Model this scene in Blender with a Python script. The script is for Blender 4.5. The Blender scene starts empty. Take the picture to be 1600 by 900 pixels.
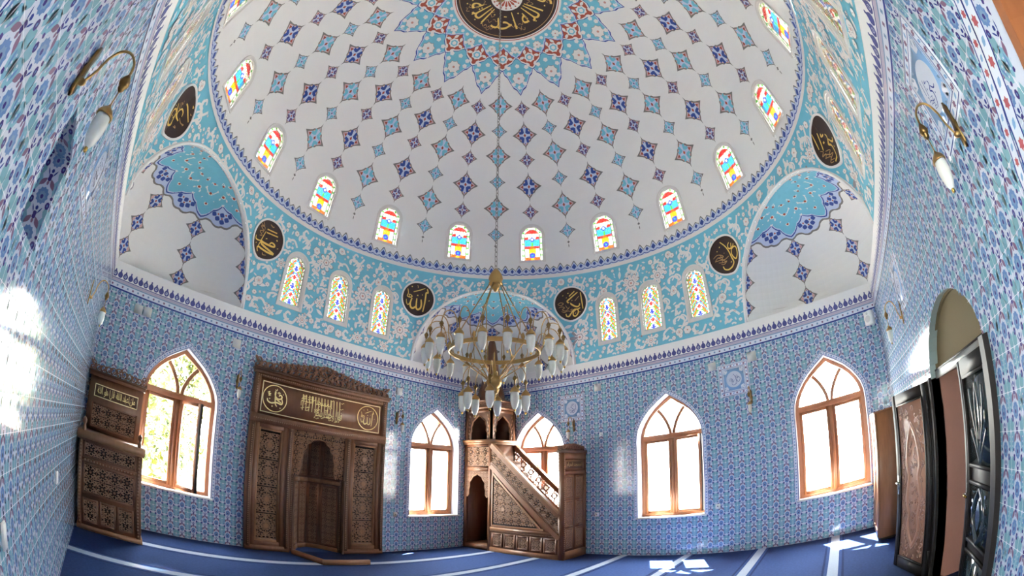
import bpy, math, random
import numpy as np
from mathutils import Vector, Matrix

# ------------------------------------------------------------------ camera, sky, sun, exposure
scene = bpy.context.scene
COL = scene.collection
PI = math.pi
cam_data = bpy.data.cameras.new('camera')
cam = bpy.data.objects.new('camera', cam_data)
COL.objects.link(cam)
cam_data.type = 'PANO'
cam_data.panorama_type = 'FISHEYE_EQUISOLID'
cam_data.sensor_fit = 'HORIZONTAL'
cam_data.sensor_width = 36.0
cam_data.fisheye_lens = 712.555 / 1600 * 36
cam_data.fisheye_fov = math.radians(220)
cam_data.shift_x = (800 - 778.185) / 1600
cam_data.shift_y = (410.35 - 450) / 900
cam_data.clip_end = 500
cam_data.clip_start = 0.02
_yaw, _pitch, _roll = PI / 4 - 0.0394155, 0.463063989, 0.0141008
_f = Vector((math.cos(_yaw) * math.cos(_pitch), math.sin(_yaw) * math.cos(_pitch), math.sin(_pitch)))
_r = Vector((math.sin(_yaw), -math.cos(_yaw), 0))
_u = _r.cross(_f)
_r2 = _r * math.cos(_roll) + _u * math.sin(_roll)
_u2 = -_r * math.sin(_roll) + _u * math.cos(_roll)
_M = Matrix((_r2, _u2, -_f)).transposed().to_4x4()
_M.translation = Vector((-3.64034, -3.22282, 1.785705))
cam.matrix_world = _M
scene.camera = cam

scene.view_settings.view_transform = 'Standard'
scene.view_settings.look = 'None'
scene.view_settings.gamma = 1.0
scene.view_settings.use_curve_mapping = False
scene.view_settings.exposure = 2.2
scene.cycles.use_denoising = True
scene.cycles.max_bounces = 14
scene.cycles.diffuse_bounces = 8
scene.cycles.glossy_bounces = 4
scene.cycles.transmission_bounces = 6
scene.cycles.transparent_max_bounces = 12
scene.cycles.sample_clamp_indirect = 8.0
scene.cycles.caustics_reflective = False
scene.cycles.caustics_refractive = False

world = bpy.data.worlds.new('sky')
scene.world = world
world.use_nodes = True
_wn = world.node_tree
_bg = _wn.nodes['Background']
_bg.inputs[0].default_value = (0.95, 0.975, 0.95, 1)
_bg.inputs[1].default_value = 9.0

sun_data = bpy.data.lights.new('sun', 'SUN')
sun = bpy.data.objects.new('sun', sun_data)
COL.objects.link(sun)
sun_data.energy = 30.0
sun_data.angle = math.radians(0.6)
sun_data.color = (1.0, 0.96, 0.88)
sun.location = (12, 4, 20)
sun.rotation_euler = Vector((-0.47, -0.22, -0.80)).to_track_quat('-Z', 'Y').to_euler()

# ------------------------------------------------------------------ materials
def srgb(r, g, b):
    def f(c):
        c /= 255.0
        return c / 12.92 if c <= 0.04045 else ((c + 0.055) / 1.055) ** 2.4
    return (f(r), f(g), f(b), 1.0)

MATS = {}
def mat(name, rgb, rough=0.6, metal=0.0, spec=0.5, noise=0.0, nscale=8.0, bump=0.0, bscale=60.0, stretch=(1, 1, 1), coat=0.0):
    m = bpy.data.materials.new(name)
    m.use_nodes = True
    nt = m.node_tree
    p = nt.nodes['Principled BSDF']
    c = srgb(*rgb)
    p.inputs['Base Color'].default_value = c
    p.inputs['Roughness'].default_value = rough
    p.inputs['Metallic'].default_value = metal
    p.inputs['Specular IOR Level'].default_value = spec
    if coat:
        p.inputs['Coat Weight'].default_value = coat
        p.inputs['Coat Roughness'].default_value = 0.08
    if noise or bump:
        tc = nt.nodes.new('ShaderNodeTexCoord')
        mp = nt.nodes.new('ShaderNodeMapping')
        mp.inputs['Scale'].default_value = stretch
        nt.links.new(tc.outputs['Object'], mp.inputs['Vector'])
    if noise:
        n = nt.nodes.new('ShaderNodeTexNoise')
        n.inputs['Scale'].default_value = nscale
        n.inputs['Detail'].default_value = 4
        nt.links.new(mp.outputs[0], n.inputs['Vector'])
        mx = nt.nodes.new('ShaderNodeMix')
        mx.data_type = 'RGBA'
        mx.inputs[6].default_value = tuple(max(0, v * (1 - noise)) for v in c[:3]) + (1,)
        mx.inputs[7].default_value = tuple(min(1, v * (1 + noise)) for v in c[:3]) + (1,)
        nt.links.new(n.outputs['Fac'], mx.inputs[0])
        nt.links.new(mx.outputs[2], p.inputs['Base Color'])
    if bump:
        n2 = nt.nodes.new('ShaderNodeTexNoise')
        n2.inputs['Scale'].default_value = bscale
        n2.inputs['Detail'].default_value = 3
        nt.links.new(mp.outputs[0], n2.inputs['Vector'])
        b = nt.nodes.new('ShaderNodeBump')
        b.inputs['Strength'].default_value = bump
        b.inputs['Distance'].default_value = 0.01
        nt.links.new(n2.outputs['Fac'], b.inputs['Height'])
        nt.links.new(b.outputs[0], p.inputs['Normal'])
    MATS[name] = m
    return m

def stained(name, rgb, k=1.0):
    m = bpy.data.materials.new(name)
    m.use_nodes = True
    nt = m.node_tree
    nt.nodes.clear()
    o = nt.nodes.new('ShaderNodeOutputMaterial')
    t = nt.nodes.new('ShaderNodeBsdfTransparent')
    g = nt.nodes.new('ShaderNodeBsdfGlossy')
    g.inputs['Roughness'].default_value = 0.15
    x = nt.nodes.new('ShaderNodeMixShader')
    x.inputs[0].default_value = 0.06
    c = srgb(*rgb)
    t.inputs[0].default_value = (c[0] * k, c[1] * k, c[2] * k, 1)
    nt.links.new(t.outputs[0], x.inputs[1])
    nt.links.new(g.outputs[0], x.inputs[2])
    nt.links.new(x.outputs[0], o.inputs[0])
    MATS[name] = m
    return m

PLASTER = (236, 235, 233)
mat('plaster', PLASTER, 0.75, noise=0.02, nscale=2)
mat('window_plaster', (222, 218, 214), 0.7)
mat('niche_plaster', (240, 239, 236), 0.75)
mat('grey_line', (128, 126, 122), 0.7)
mat('pink_line', (222, 170, 160), 0.7)
mat('rust_paint', (176, 82, 62), 0.7)
mat('red_paint', (196, 70, 52), 0.7)
mat('blue_paint', (52, 78, 158), 0.7)
mat('pale_blue_paint', (196, 208, 232), 0.7)
mat('violet_paint', (104, 84, 132), 0.7)
mat('turquoise_paint', (118, 194, 216), 0.7, noise=0.12, nscale=3)
mat('floral_white', (234, 230, 228), 0.7)
mat('floral_edge', (150, 148, 156), 0.7)
mat('floral_centre', (206, 150, 140), 0.7)
mat('brown_ground', (46, 24, 22), 0.55)
mat('gold_paint', (232, 196, 96), 0.45, spec=0.6)
mat('dull_gold_paint', (178, 138, 88), 0.5)
# glazed tiles
GL = dict(rough=0.11, spec=0.6)
mat('tile_white', (196, 205, 222), noise=0.03, nscale=1.5, **GL)
mat('tile_grout', (226, 234, 238), 0.5)
mat('tile_turquoise', (124, 172, 194), **GL)
mat('tile_teal', (122, 168, 184), **GL)
mat('tile_rosette', (98, 132, 184), **GL)
mat('tile_blue', (44, 60, 136), **GL)
mat('tile_purple', (62, 52, 120), **GL)
mat('tile_red', (128, 100, 128), **GL)
mat('tile_outline', (120, 150, 186), **GL)
mat('tile_band_red', (176, 92, 100), **GL)
mat('tile_band_pale', (214, 222, 236), **GL)
mat('tile_band_sky', (128, 166, 210), **GL)
mat('tile_band_mauve', (186, 178, 200), **GL)
mat('carpet', (58, 80, 130), 0.95, spec=0.1, noise=0.28, nscale=26, bump=0.8, bscale=160)
mat('carpet_dark', (40, 56, 98), 0.95, spec=0.1, noise=0.15, nscale=40)
mat('carpet_stripe', (172, 184, 202), 0.95, spec=0.1, noise=0.12, nscale=30, bump=0.6, bscale=160)
mat('sill_marble', (236, 234, 228), 0.4)
mat('frame_wood', (150, 96, 62), 0.4, noise=0.22, nscale=5, stretch=(4, 4, 1))
mat('frame_dark', (50, 42, 40), 0.5)
mat('concrete', (206, 202, 194), 0.9, noise=0.1, nscale=1)
mat('exterior_wall', (214, 206, 194), 0.9)
mat('foliage_light', (84, 90, 22), 0.7, noise=0.3, nscale=3)
mat('foliage_dark', (46, 58, 14), 0.7, noise=0.3, nscale=3)
mat('bark', (50, 40, 32), 0.9, noise=0.3, nscale=12)

# ------------------------------------------------------------------ mesh building
class MB:
    """Collects triangles and quads with a material name each and links them as one mesh object."""
    def __init__(s):
        s.V = []; s.F = []; s.m = []; s.n = 0; s.T = []; s.TM = []
    def add(s, verts, faces, material):
        v = np.asarray(verts, float).reshape(-1, 3)
        base = s.n
        s.V.append(v); s.n += len(v)
        for f in faces:
            s.F.append(tuple(i + base for i in f)); s.m.append(material)
    def add_tris(s, verts, tris, mats):                 # big numpy batches
        v = np.asarray(verts, float).reshape(-1, 3)
        t = np.asarray(tris, int) + s.n
        s.V.append(v); s.n += len(v)
        s.T.append(t); s.TM.append(np.asarray(mats))
    def quad(s, a, b, c, d, material):
        s.add([a, b, c, d], [(0, 1, 2, 3)], material)
    def box(s, lo, hi, material):
        x0, y0, z0 = lo; x1, y1, z1 = hi
        v = [(x0, y0, z0), (x1, y0, z0), (x1, y1, z0), (x0, y1, z0), (x0, y0, z1), (x1, y0, z1), (x1, y1, z1), (x0, y1, z1)]
        s.add(v, [(0, 3, 2, 1), (4, 5, 6, 7), (0, 1, 5, 4), (1, 2, 6, 5), (2, 3, 7, 6), (3, 0, 4, 7)], material)
    def bar(s, a, b, w, h, material, up=(0, 0, 1)):
        a = Vector(a); b = Vector(b); d = (b - a).normalized(); up = Vector(up)
        x = d.cross(up)
        if x.length < 1e-4: x = d.cross(Vector((1, 0, 0)))
        x.normalize(); y = x.cross(d)
        v = []
        for p in (a, b):
            for sx, sy in ((-1, -1), (1, -1), (1, 1), (-1, 1)):
                v.append(p + x * (sx * w / 2) + y * (sy * h / 2))
        s.add(v, [(0, 1, 2, 3), (7, 6, 5, 4), (0, 4, 5, 1), (1, 5, 6, 2), (2, 6, 7, 3), (3, 7, 4, 0)], material)
    def tube(s, pts, rad, material, n=8, cap=True, ex=1.0):
        pts = [Vector(p) for p in pts]
        rads = rad if isinstance(rad, (list, tuple)) else [rad] * len(pts)
        v = []; f = []
        d0 = (pts[1] - pts[0]).normalized()
        x = d0.cross(Vector((0, 0, 1)))
        if x.length < 1e-3: x = d0.cross(Vector((1, 0, 0)))
        x.normalize()
        for i, p in enumerate(pts):
            d = (pts[min(i + 1, len(pts) - 1)] - pts[max(i - 1, 0)]).normalized()
            x = (x - d * x.dot(d)).normalized(); y = d.cross(x)
            for k in range(n):
                a = 2 * PI * k / n
                v.append(p + (x * math.cos(a) + y * (math.sin(a) * ex)) * rads[i])
        for i in range(len(pts) - 1):
            for k in range(n):
                f.append((i * n + k, i * n + (k + 1) % n, (i + 1) * n + (k + 1) % n, (i + 1) * n + k))
        if cap:
            f.append(tuple(range(n - 1, -1, -1))); f.append(tuple((len(pts) - 1) * n + k for k in range(n)))
        s.add(v, f, material)
    def lathe(s, prof, c, material, n=16, axis='z'):
        v = []; f = []
        for r, h in prof:
            for k in range(n):
                a = 2 * PI * k / n
                x, y = r * math.cos(a), r * math.sin(a)
                v.append((c[0] + x, c[1] + y, c[2] + h) if axis == 'z' else ((c[0] + h, c[1] + x, c[2] + y) if axis == 'x' else (c[0] + x, c[1] + h, c[2] + y)))
        for i in range(len(prof) - 1):
            for k in range(n):
                f.append((i * n + k, i * n + (k + 1) % n, (i + 1) * n + (k + 1) % n, (i + 1) * n + k))
        s.add(v, f, material)
    def fan(s, F, poly, h, material, centre=None):      # star-shaped outline as a fan of triangles
        poly = [tuple(p) for p in poly]
        if centre is None:
            centre = (sum(p[0] for p in poly) / len(poly), sum(p[1] for p in poly) / len(poly))
        v = [F(centre[0], centre[1], h)] + [F(p[0], p[1], h) for p in poly]
        n = len(poly)
        s.add(v, [(0, 1 + i, 1 + (i + 1) % n) for i in range(n)], material)
    def strip(s, F, pts, w, h, material, close=False, ridge=0.0):   # a band of width w along a 2D line
        pts = [Vector((p[0], p[1])) for p in pts]
        if close: pts = pts + [pts[0]]
        n = len(pts)
        ws = w if isinstance(w, (list, tuple)) else [w] * n
        v = []; f = []
        for i, p in enumerate(pts):
            a = pts[i - 1] if i > 0 else (pts[n - 2] if close else pts[0])
            b = pts[i + 1] if i < n - 1 else (pts[1] if close else pts[n - 1])
            d = (b - a)
            if d.length < 1e-9: d = Vector((1, 0))
            d.normalize(); nn = Vector((-d.y, d.x)) * (ws[i] / 2)
            if ridge:
                v += [F(p.x + nn.x, p.y + nn.y, h), F(p.x + nn.x * .45, p.y + nn.y * .45, h + ridge), F(p.x - nn.x * .45, p.y - nn.y * .45, h + ridge), F(p.x - nn.x, p.y - nn.y, h)]
            else:
                v += [F(p.x + nn.x, p.y + nn.y, h), F(p.x - nn.x, p.y - nn.y, h)]
        k = 4 if ridge else 2
        for i in range(n - 1):
            for j in range(k - 1):
                f.append((i * k + j, i * k + j + 1, (i + 1) * k + j + 1, (i + 1) * k + j))
        s.add(v, f, material)
    def prism(s, F, poly, h0, h1, material, sides=True, back=False):  # star-shaped outline with thickness
        s.fan(F, poly, h1, material)
        if back: s.fan(F, poly, h0, material)
        if sides:
            n = len(poly)
            for i in range(n):
                a, b = poly[i], poly[(i + 1) % n]
                s.quad(F(a[0], a[1], h0), F(b[0], b[1], h0), F(b[0], b[1], h1), F(a[0], a[1], h1), material)
    def build(s, name, parent=None, smooth=False, loc=None):
        me = bpy.data.meshes.new(name)
        V = np.concatenate(s.V) if s.V else np.zeros((0, 3))
        if loc is not None: V = V - np.asarray(loc, float)
        cnt = np.array([len(f) for f in s.F], dtype=np.int32)
        idx = np.fromiter((i for f in s.F for i in f), dtype=np.int32)
        for t in s.T:
            cnt = np.concatenate([cnt, np.full(len(t), 3, np.int32)]); idx = np.concatenate([idx, t.astype(np.int32).ravel()])
        me.vertices.add(len(V)); me.vertices.foreach_set('co', V.astype(np.float32).ravel())
        me.loops.add(len(idx)); me.loops.foreach_set('vertex_index', idx)
        me.polygons.add(len(cnt))
        me.polygons.foreach_set('loop_start', np.concatenate([[0], np.cumsum(cnt)[:-1]]).astype(np.int32))
        names = list(dict.fromkeys(s.m))
        for q in s.TM:
            for k in np.unique(q).tolist():
                if k not in names: names.append(k)
        for k in names: me.materials.append(MATS[k])
        lut = {k: i for i, k in enumerate(names)}
        me.polygons.foreach_set('material_index', np.concatenate([np.array([lut[k] for k in s.m], dtype=np.int32)] + [np.vectorize(lut.get)(q).astype(np.int32) for q in s.TM]))
        if smooth: me.polygons.foreach_set('use_smooth', np.ones(len(cnt), dtype=bool))
        me.update(calc_edges=True)
        me.validate()
        o = bpy.data.objects.new(name, me)
        COL.objects.link(o)
        if parent is not None: o.parent = parent
        if loc is not None: o.location = loc
        return o

def tag(o, label=None, cat=None, group=None, kind=None):
    if label: o['label'] = label
    if cat: o['category'] = cat
    if group: o['group'] = group
    if kind: o['kind'] = kind
    return o

def empty(name, loc=(0, 0, 0), rz=0.0):
    o = bpy.data.objects.new(name, None)
    COL.objects.link(o)
    o.location = loc
    o.rotation_euler = (0, 0, rz)
    o.empty_display_size = 0.1
    return o

def copy_tree(o, parent=None):
    c = o.copy()
    COL.objects.link(c)
    c.parent = parent
    for ch in list(o.children):
        copy_tree(ch, c)
    return c

def frame(o, u, v, n):
    o, u, v, n = (np.array(k, float) for k in (o, u, v, n))
    return lambda a, b, h=0.0: o + u * a + v * b + n * h

# ------------------------------------------------------------------ 2D outlines
def circle(r, n=16, c=(0, 0), ry=None, a0=0.0):
    ry = r if ry is None else ry
    return [(c[0] + r * math.cos(a0 + 2 * PI * i / n), c[1] + ry * math.sin(a0 + 2 * PI * i / n)) for i in range(n)]
def flower(r, petals, depth=0.3, n=4, c=(0, 0), a0=0.0, ry=None):
    ry = r if ry is None else ry
    out = []
    for i in range(petals * n):
        a = a0 + 2 * PI * i / (petals * n)
        k = 1 - depth + depth * abs(math.cos(petals * (a - a0) / 2)) ** 0.7
        out.append((c[0] + r * k * math.cos(a), c[1] + ry * k * math.sin(a)))
    return out
def star(r, k, pts, c=(0, 0), a0=0.0, ry=None):
    ry = r if ry is None else ry
    return [(c[0] + (r if i % 2 == 0 else r * k) * math.cos(a0 + PI * i / pts), c[1] + (ry if i % 2 == 0 else ry * k) * math.sin(a0 + PI * i / pts)) for i in range(2 * pts)]
def almond(l, w, ang, c, n=5):
    pts = [(-l / 2 + l * i / n, w / 2 * math.sin(PI * i / n)) for i in range(n + 1)] + [(l / 2 - l * i / n, -w / 2 * math.sin(PI * i / n)) for i in range(1, n)]
    ca, sa = math.cos(ang), math.sin(ang)
    return [(c[0] + x * ca - y * sa, c[1] + x * sa + y * ca) for x, y in pts]
def bez(p0, p1, p2, p3, n=8):
    out = []
    for i in range(n + 1):
        t = i / n; k = 1 - t
        out.append(tuple(k ** 3 * a + 3 * k * k * t * b + 3 * k * t * t * c + t ** 3 * d for a, b, c, d in zip(p0, p1, p2, p3)))
    return out
def spline(pts, n=5):                      # Catmull-Rom through the points
    P = [pts[0]] + list(pts) + [pts[-1]]
    out = []
    for i in range(1, len(P) - 2):
        for k in range(n):
            t = k / n
            out.append(tuple(0.5 * (2 * b + (c - a) * t + (2 * a - 5 * b + 4 * c - d) * t * t + (3 * b - a - 3 * c + d) * t ** 3)
                             for a, b, c, d in zip(P[i - 1], P[i], P[i + 1], P[i + 2])))
    out.append(tuple(pts[-1]))
    return out
def moved(poly, dx, dy): return [(x + dx, y + dy) for x, y in poly]
def scaled(poly, k, ky=None): return [(x * k, y * (k if ky is None else ky)) for x, y in poly]
def mirrored(poly): return [(-x, y) for x, y in reversed(poly)]

# ------------------------------------------------------------------ room numbers
A = 4.3                # half the room's side
HC = 4.05              # top of the square walls
HR = 6.0               # springing of the dome
RD = 4.33              # dome radius
WT = 0.40              # wall thickness
WALLS = {              # name: origin, u, inward normal   (u runs with the named coordinate)
    'wall_back_left': ((0, A, 0), (1, 0, 0), (0, -1, 0)),
    'wall_back_right': ((A, 0, 0), (0, 1, 0), (-1, 0, 0)),
    'wall_left': ((-A, 0, 0), (0, 1, 0), (1, 0, 0)),
    'wall_right': ((0, -A, 0), (1, 0, 0), (0, 1, 0)),
}
WF = {k: frame(o, u, (0, 0, 1), n) for k, (o, u, n) in WALLS.items()}

OGEE = [(0.655, 0.76), (0.655, 2.26), (0.645, 2.38), (0.61, 2.50), (0.545, 2.62), (0.45, 2.75), (0.33, 2.87), (0.18, 2.98), (0.0, 3.10)]
def ogee_top(du, k=0.0):
    x = abs(du)
    pts = [(p[0] + k * (0.35 + .65 * (p[0] / .655)), p[1] + k * 1.2 * (1 - p[0] / .655)) for p in OGEE[1:]]
    for (x1, z1), (x0, z0) in zip(pts[:-1], pts[1:]):
        if x >= x0 - 1e-9 and x <= x1 + 1e-9:
            t = (x - x0) / (x1 - x0) if x1 > x0 else 0
            return z0 + (z1 - z0) * t
    return pts[0][1]
def ogee_outline(uc, k=0.0, sill=0.76):            # from bottom right, over the peak, to bottom left
    right = [(p[0] + k * (0.35 + .65 * (p[0] / .655)), p[1] + k * 1.2 * (1 - p[0] / .655)) for p in OGEE[1:]]
    right = [(right[0][0], sill)] + right
    return [(uc + x, z) for x, z in right] + [(uc - x, z) for x, z in reversed(right[:-1])]

class Hole:
    def __init__(s, outline, zb, depth=0.2, band=0.0, reveal='tile_white', clip=0.0):
        s.out = outline; s.zb = zb; s.depth = depth; s.band = band; s.reveal = reveal
        xs = [p[0] for p in outline]
        s.u0, s.u1 = min(xs), max(xs)
        h = len(outline) // 2
        s.top = sorted([(x, z) for x, z in outline[1:-1]] , key=lambda p: p[0])
    def zt(s, u):
        T = s.top
        if u <= T[0][0]: return T[0][1]
        for (a, za), (b, zb) in zip(T[:-1], T[1:]):
            if a <= u <= b: return za + (zb - za) * ((u - a) / (b - a) if b > a else 0)
        return T[-1][1]

def col_surface(mb, F, us, v0f, v1f, holes, material, nv=1, dv=None):
    """A sheet over u x v left open where the holes are."""
    bps = set(round(u, 6) for u in us)
    for h in holes:
        for x, z in h.out: bps.add(round(x, 6))
        bps.add(round(h.u0, 6)); bps.add(round(h.u1, 6))
    bps = sorted(b for b in bps if us[0] - 1e-6 <= b <= us[-1] + 1e-6)
    for a, b in zip(bps[:-1], bps[1:]):
        if b - a < 1e-6: continue
        mid = (a + b) / 2
        hs = sorted([h for h in holes if h.u0 < mid < h.u1], key=lambda h: h.zb)
        la = [v0f(a)]; lb = [v0f(b)]
        for h in hs:
            la += [h.zb, h.zt(a)]; lb += [h.zb, h.zt(b)]
        la.append(v1f(a)); lb.append(v1f(b))
        for i in range(0, len(la), 2):
            va = [la[i], la[i + 1]]; vb = [lb[i], lb[i + 1]]
            if dv is not None:                    # break at common heights so that neighbours share their corners
                lo = min(la[i], lb[i]); hi = max(la[i + 1], lb[i + 1])
                g = [v0f(a) + dv * k for k in range(int((lo - v0f(a)) / dv), int((hi - v0f(a)) / dv) + 2)]
                va = [la[i]] + [min(max(x, la[i]), la[i + 1]) for x in g] + [la[i + 1]]
                vb = [lb[i]] + [min(max(x, lb[i]), lb[i + 1]) for x in g] + [lb[i + 1]]
            for k in range(len(va) - 1):
                if va[k + 1] - va[k] < 1e-6 and vb[k + 1] - vb[k] < 1e-6: continue
                mb.quad(F(a, va[k], 0), F(b, vb[k], 0), F(b, vb[k + 1], 0), F(a, va[k + 1], 0), material)

def reveal(mb, F, h, material, depth=None):
    d = h.depth if depth is None else depth
    o = h.out
    for i in range(len(o)):
        a, b = o[i], o[(i + 1) % len(o)]
        m = material
        if i == len(o) - 1: m = 'sill_marble'
        mb.quad(F(a[0], a[1], 0), F(b[0], b[1], 0), F(b[0], b[1], -d), F(a[0], a[1], -d), m)

# ------------------------------------------------------------------ tile pattern (one 20 cm tile)
def tile_motif():
    P = []                                        # (outline, material, layer)
    g = P.append
    for sx in (-1, 1):                            # leaves shared with the neighbours
        g((almond(0.128, 0.084, PI / 2 + sx * 0.22, (sx * 0.073, 0.050)), 'tile_turquoise', 1))
        g((almond(0.086, 0.066, PI / 2 - sx * 0.25, (sx * 0.075, -0.070)), 'tile_teal', 1))
        for q in (0.022, 0.046, 0.070):
            g((circle(0.0055, 5, (sx * 0.078, q)), 'tile_white', 2))
        g((almond(0.06, 0.012, PI / 2 + sx * 0.22, (sx * 0.066, 0.050)), 'tile_rosette', 1.3))
        g((almond(0.062, 0.027, PI / 2 + sx * 0.62, (sx * 0.031, 0.068)), 'tile_red', 2))
        g((circle(0.0145, 8, (sx * 0.055, -0.036), 0.020), 'tile_purple', 2))
        g((circle(0.005, 5, (sx * 0.055, -0.036), .008), 'tile_rosette', 3))
        g((flower(0.0105, 5, 0.4, 3, (sx * 0.062, 0.004)), 'tile_purple', 2))
        g((almond(0.045, 0.008, PI / 2 - sx * 0.5, (sx * 0.022, -0.072)), 'tile_blue', 2))
    g((star(0.040, 0.84, 11, (0, 0.002), PI / 2, 0.047), 'tile_rosette', 2))
    g((star(0.024, 0.75, 7, (0, 0.0), PI / 2, 0.028), 'tile_outline', 3))
    g((circle(0.010, 7, (0, -0.004), 0.012), 'tile_purple', 4))
    g((circle(0.008, 6, (0, 0.070), 0.013), 'tile_red', 2))
    g((circle(0.010, 6, (0, -0.064), 0.012), 'tile_blue', 2))
    for dx, dy in ((0, 0.092), (0, -0.092)):
        g((flower(0.0135, 4, 0.35, 3, (dx, dy), PI / 4), 'tile_purple', 2))
    g((None, 'tile_white', 1.6))
    V = []; T = []; Mm = []; L = []
    for poly, m, lay in P:
        if poly is None:                              # white ogee ring round the rosette
            N = 20; b = len(V)
            for i in range(N):
                t = 2 * PI * i / N
                k = 1 + .16 * abs(math.sin(t)) ** 6
                for q in (0.0, .011):
                    V.append(((.047 + q) * math.cos(t), -.001 + (.055 + q) * k * math.sin(t), lay))
            for i in range(N):
                j = (i + 1) % N
                T += [(b + 2 * i, b + 2 * j, b + 2 * j + 1), (b + 2 * i, b + 2 * j + 1, b + 2 * i + 1)]
                Mm += [m] * 2
            continue
        c = (sum(p[0] for p in poly) / len(poly), sum(p[1] for p in poly) / len(poly))
        b = len(V); n = len(poly)
        V += [(c[0], c[1], lay)] + [(p[0], p[1], lay) for p in poly]
        T += [(b, b + 1 + i, b + 1 + (i + 1) % n) for i in range(n)]
        Mm += [m] * n
    return np.array(V, float), np.array(T, int), Mm
TILE = tile_motif()

def inside_poly(x, y, poly):
    inside = np.zeros(x.shape, bool)
    n = len(poly)
    for i in range(n):
        x0, y0 = poly[i]; x1, y1 = poly[(i + 1) % n]
        if y0 == y1: continue
        c = ((y0 > y) != (y1 > y)) & (x < (x1 - x0) * (y - y0) / (y1 - y0) + x0)
        inside ^= c
    return inside

def tile_field(mb, F, u0, u1, v0, v1, clips, uoff=0.0, voff=0.06, lay=0.00035):
    V, T, Mm = TILE
    Mm = np.array(Mm)
    nu0 = int(math.floor((u0 - uoff) / .2)); nu1 = int(math.ceil((u1 - uoff) / .2))
    nv0 = int(math.floor((v0 - voff) / .2)); nv1 = int(math.ceil((v1 - voff) / .2))
    cu, cv = np.meshgrid(uoff + .2 * (np.arange(nu0, nu1) + .5), voff + .2 * (np.arange(nv0, nv1) + .5))
    cu = cu.ravel(); cv = cv.ravel()
    VV = V[None, :, :].repeat(len(cu), 0).copy()
    VV[:, :, 0] += cu[:, None]; VV[:, :, 1] += cv[:, None]
    TT = (T[None] + (np.arange(len(cu)) * len(V))[:, None, None]).reshape(-1, 3)
    MM = np.tile(Mm, len(cu))
    VV = VV.reshape(-1, 3)
    c = VV[TT].mean(1)
    keep = (c[:, 0] > u0) & (c[:, 0] < u1) & (c[:, 1] > v0) & (c[:, 1] < v1)
    for poly in clips:
        keep &= ~inside_poly(c[:, 0], c[:, 1], poly)
    TT = TT[keep]; MM = MM[keep]
    used, inv = np.unique(TT.ravel(), return_inverse=True)
    W = VV[used]
    W[:, 0] = np.clip(W[:, 0], u0, u1); W[:, 1] = np.clip(W[:, 1], v0, v1)
    o = F(0, 0, 0); du = F(1, 0, 0) - o; dv = F(0, 1, 0) - o; dn = F(0, 0, 1) - o
    X = o + W[:, :1] * du + W[:, 1:2] * dv + (W[:, 2:3] * lay) * dn
    mb.add_tris(X, inv.reshape(-1, 3), MM)

def grout(mb, F, u0, u1, v0, v1, holes, uoff=0.0, voff=0.06, w=0.0026, h=0.0019, clips=()):
    def pieces(fixed, lo, hi, vertical):
        cuts = []
        for hh in holes:
            poly = hh
            n = 400
            s = np.linspace(lo, hi, n)
            x = np.full(n, fixed) if vertical else s
            y = s if vertical else np.full(n, fixed)
            ins = inside_poly(x, y, poly)
            if ins.any(): cuts.append((s[ins].min(), s[ins].max()))
        cuts.sort(); out = []; a = lo
        for c0, c1 in cuts:
            if c0 > a: out.append((a, c0))
            a = max(a, c1)
        if a < hi: out.append((a, hi))
        return out
    k = math.ceil((u0 - uoff) / .2)
    while uoff + .2 * k < u1:
        u = uoff + .2 * k
        for a, b in pieces(u, v0, v1, True):
            mb.quad(F(u - w / 2, a, h), F(u + w / 2, a, h), F(u + w / 2, b, h), F(u - w / 2, b, h), 'tile_grout')
        k += 1
    k = math.ceil((v0 - voff) / .2)
    while voff + .2 * k < v1:
        v = voff + .2 * k
        for a, b in pieces(v, u0, u1, False):
            mb.quad(F(a, v - w / 2, h), F(b, v - w / 2, h), F(b, v + w / 2, h), F(a, v + w / 2, h), 'tile_grout')
        k += 1

def band_along(mb, F, pts, w, h=0.002, close=False, red='tile_band_red'):
    """Ceramic border band: pale ground, two blue edge lines, red and sky flowers along it."""
    mb.strip(F, pts, w, h, 'tile_band_pale', close)
    P = [Vector(p) for p in pts] + ([Vector(pts[0])] if close else [])
    def off(k):
        out = []
        for i, p in enumerate(P):
            a = P[max(i - 1, 0)]; b = P[min(i + 1, len(P) - 1)]
            d = (b - a).normalized(); out.append((p.x - d.y * k, p.y + d.x * k))
        return out
    for k in (-w * .44, w * .44):
        mb.strip(F, off(k), w * .11, h + .0004, 'tile_blue')
    # flowers at equal steps
    step = w * .75; acc = step / 2; i = 0
    for a, b in zip(P[:-1], P[1:]):
        L = (b - a).length; d = (b - a) / L if L else Vector((1, 0))
        while acc < L:
            c = a + d * acc
            if i % 2 == 0:
                mb.fan(F, flower(w * .27, 6, .35, 2, c), h + .0006, red)
            else:
                mb.fan(F, almond(w * .5, w * .3, math.atan2(d.y, d.x) + .6, c, 3), h + .0006, 'tile_band_sky')
            i += 1; acc += step
        acc -= L

# ================================================================== SETTING
# ---- floor with woven prayer stripes
mb = MB()
F = frame((0, 0, 0), (1, 0, 0), (0, 1, 0), (0, 0, 1))
mb.box((-A - WT, -A - WT, -0.12), (A + WT, A + WT, 0), 'carpet')
for y in (3.40, 2.24, 0.80, -0.50, -1.87, -3.18):
    for dy, w, m, h in ((0, 0.30, 'carpet_dark', 0.0012), (0, 0.235, 'carpet', 0.0020), (0, 0.145, 'carpet_stripe', 0.0028)):
        mb.quad(F(-A, y - w / 2, h), F(A, y - w / 2, h), F(A, y + w / 2, h), F(-A, y + w / 2, h), m)
floor = mb.build('floor')
tag(floor, 'blue carpet floor woven with pale prayer row stripes', 'floor', kind='structure')

mat('merlon', (66, 70, 138), 0.5)

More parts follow.
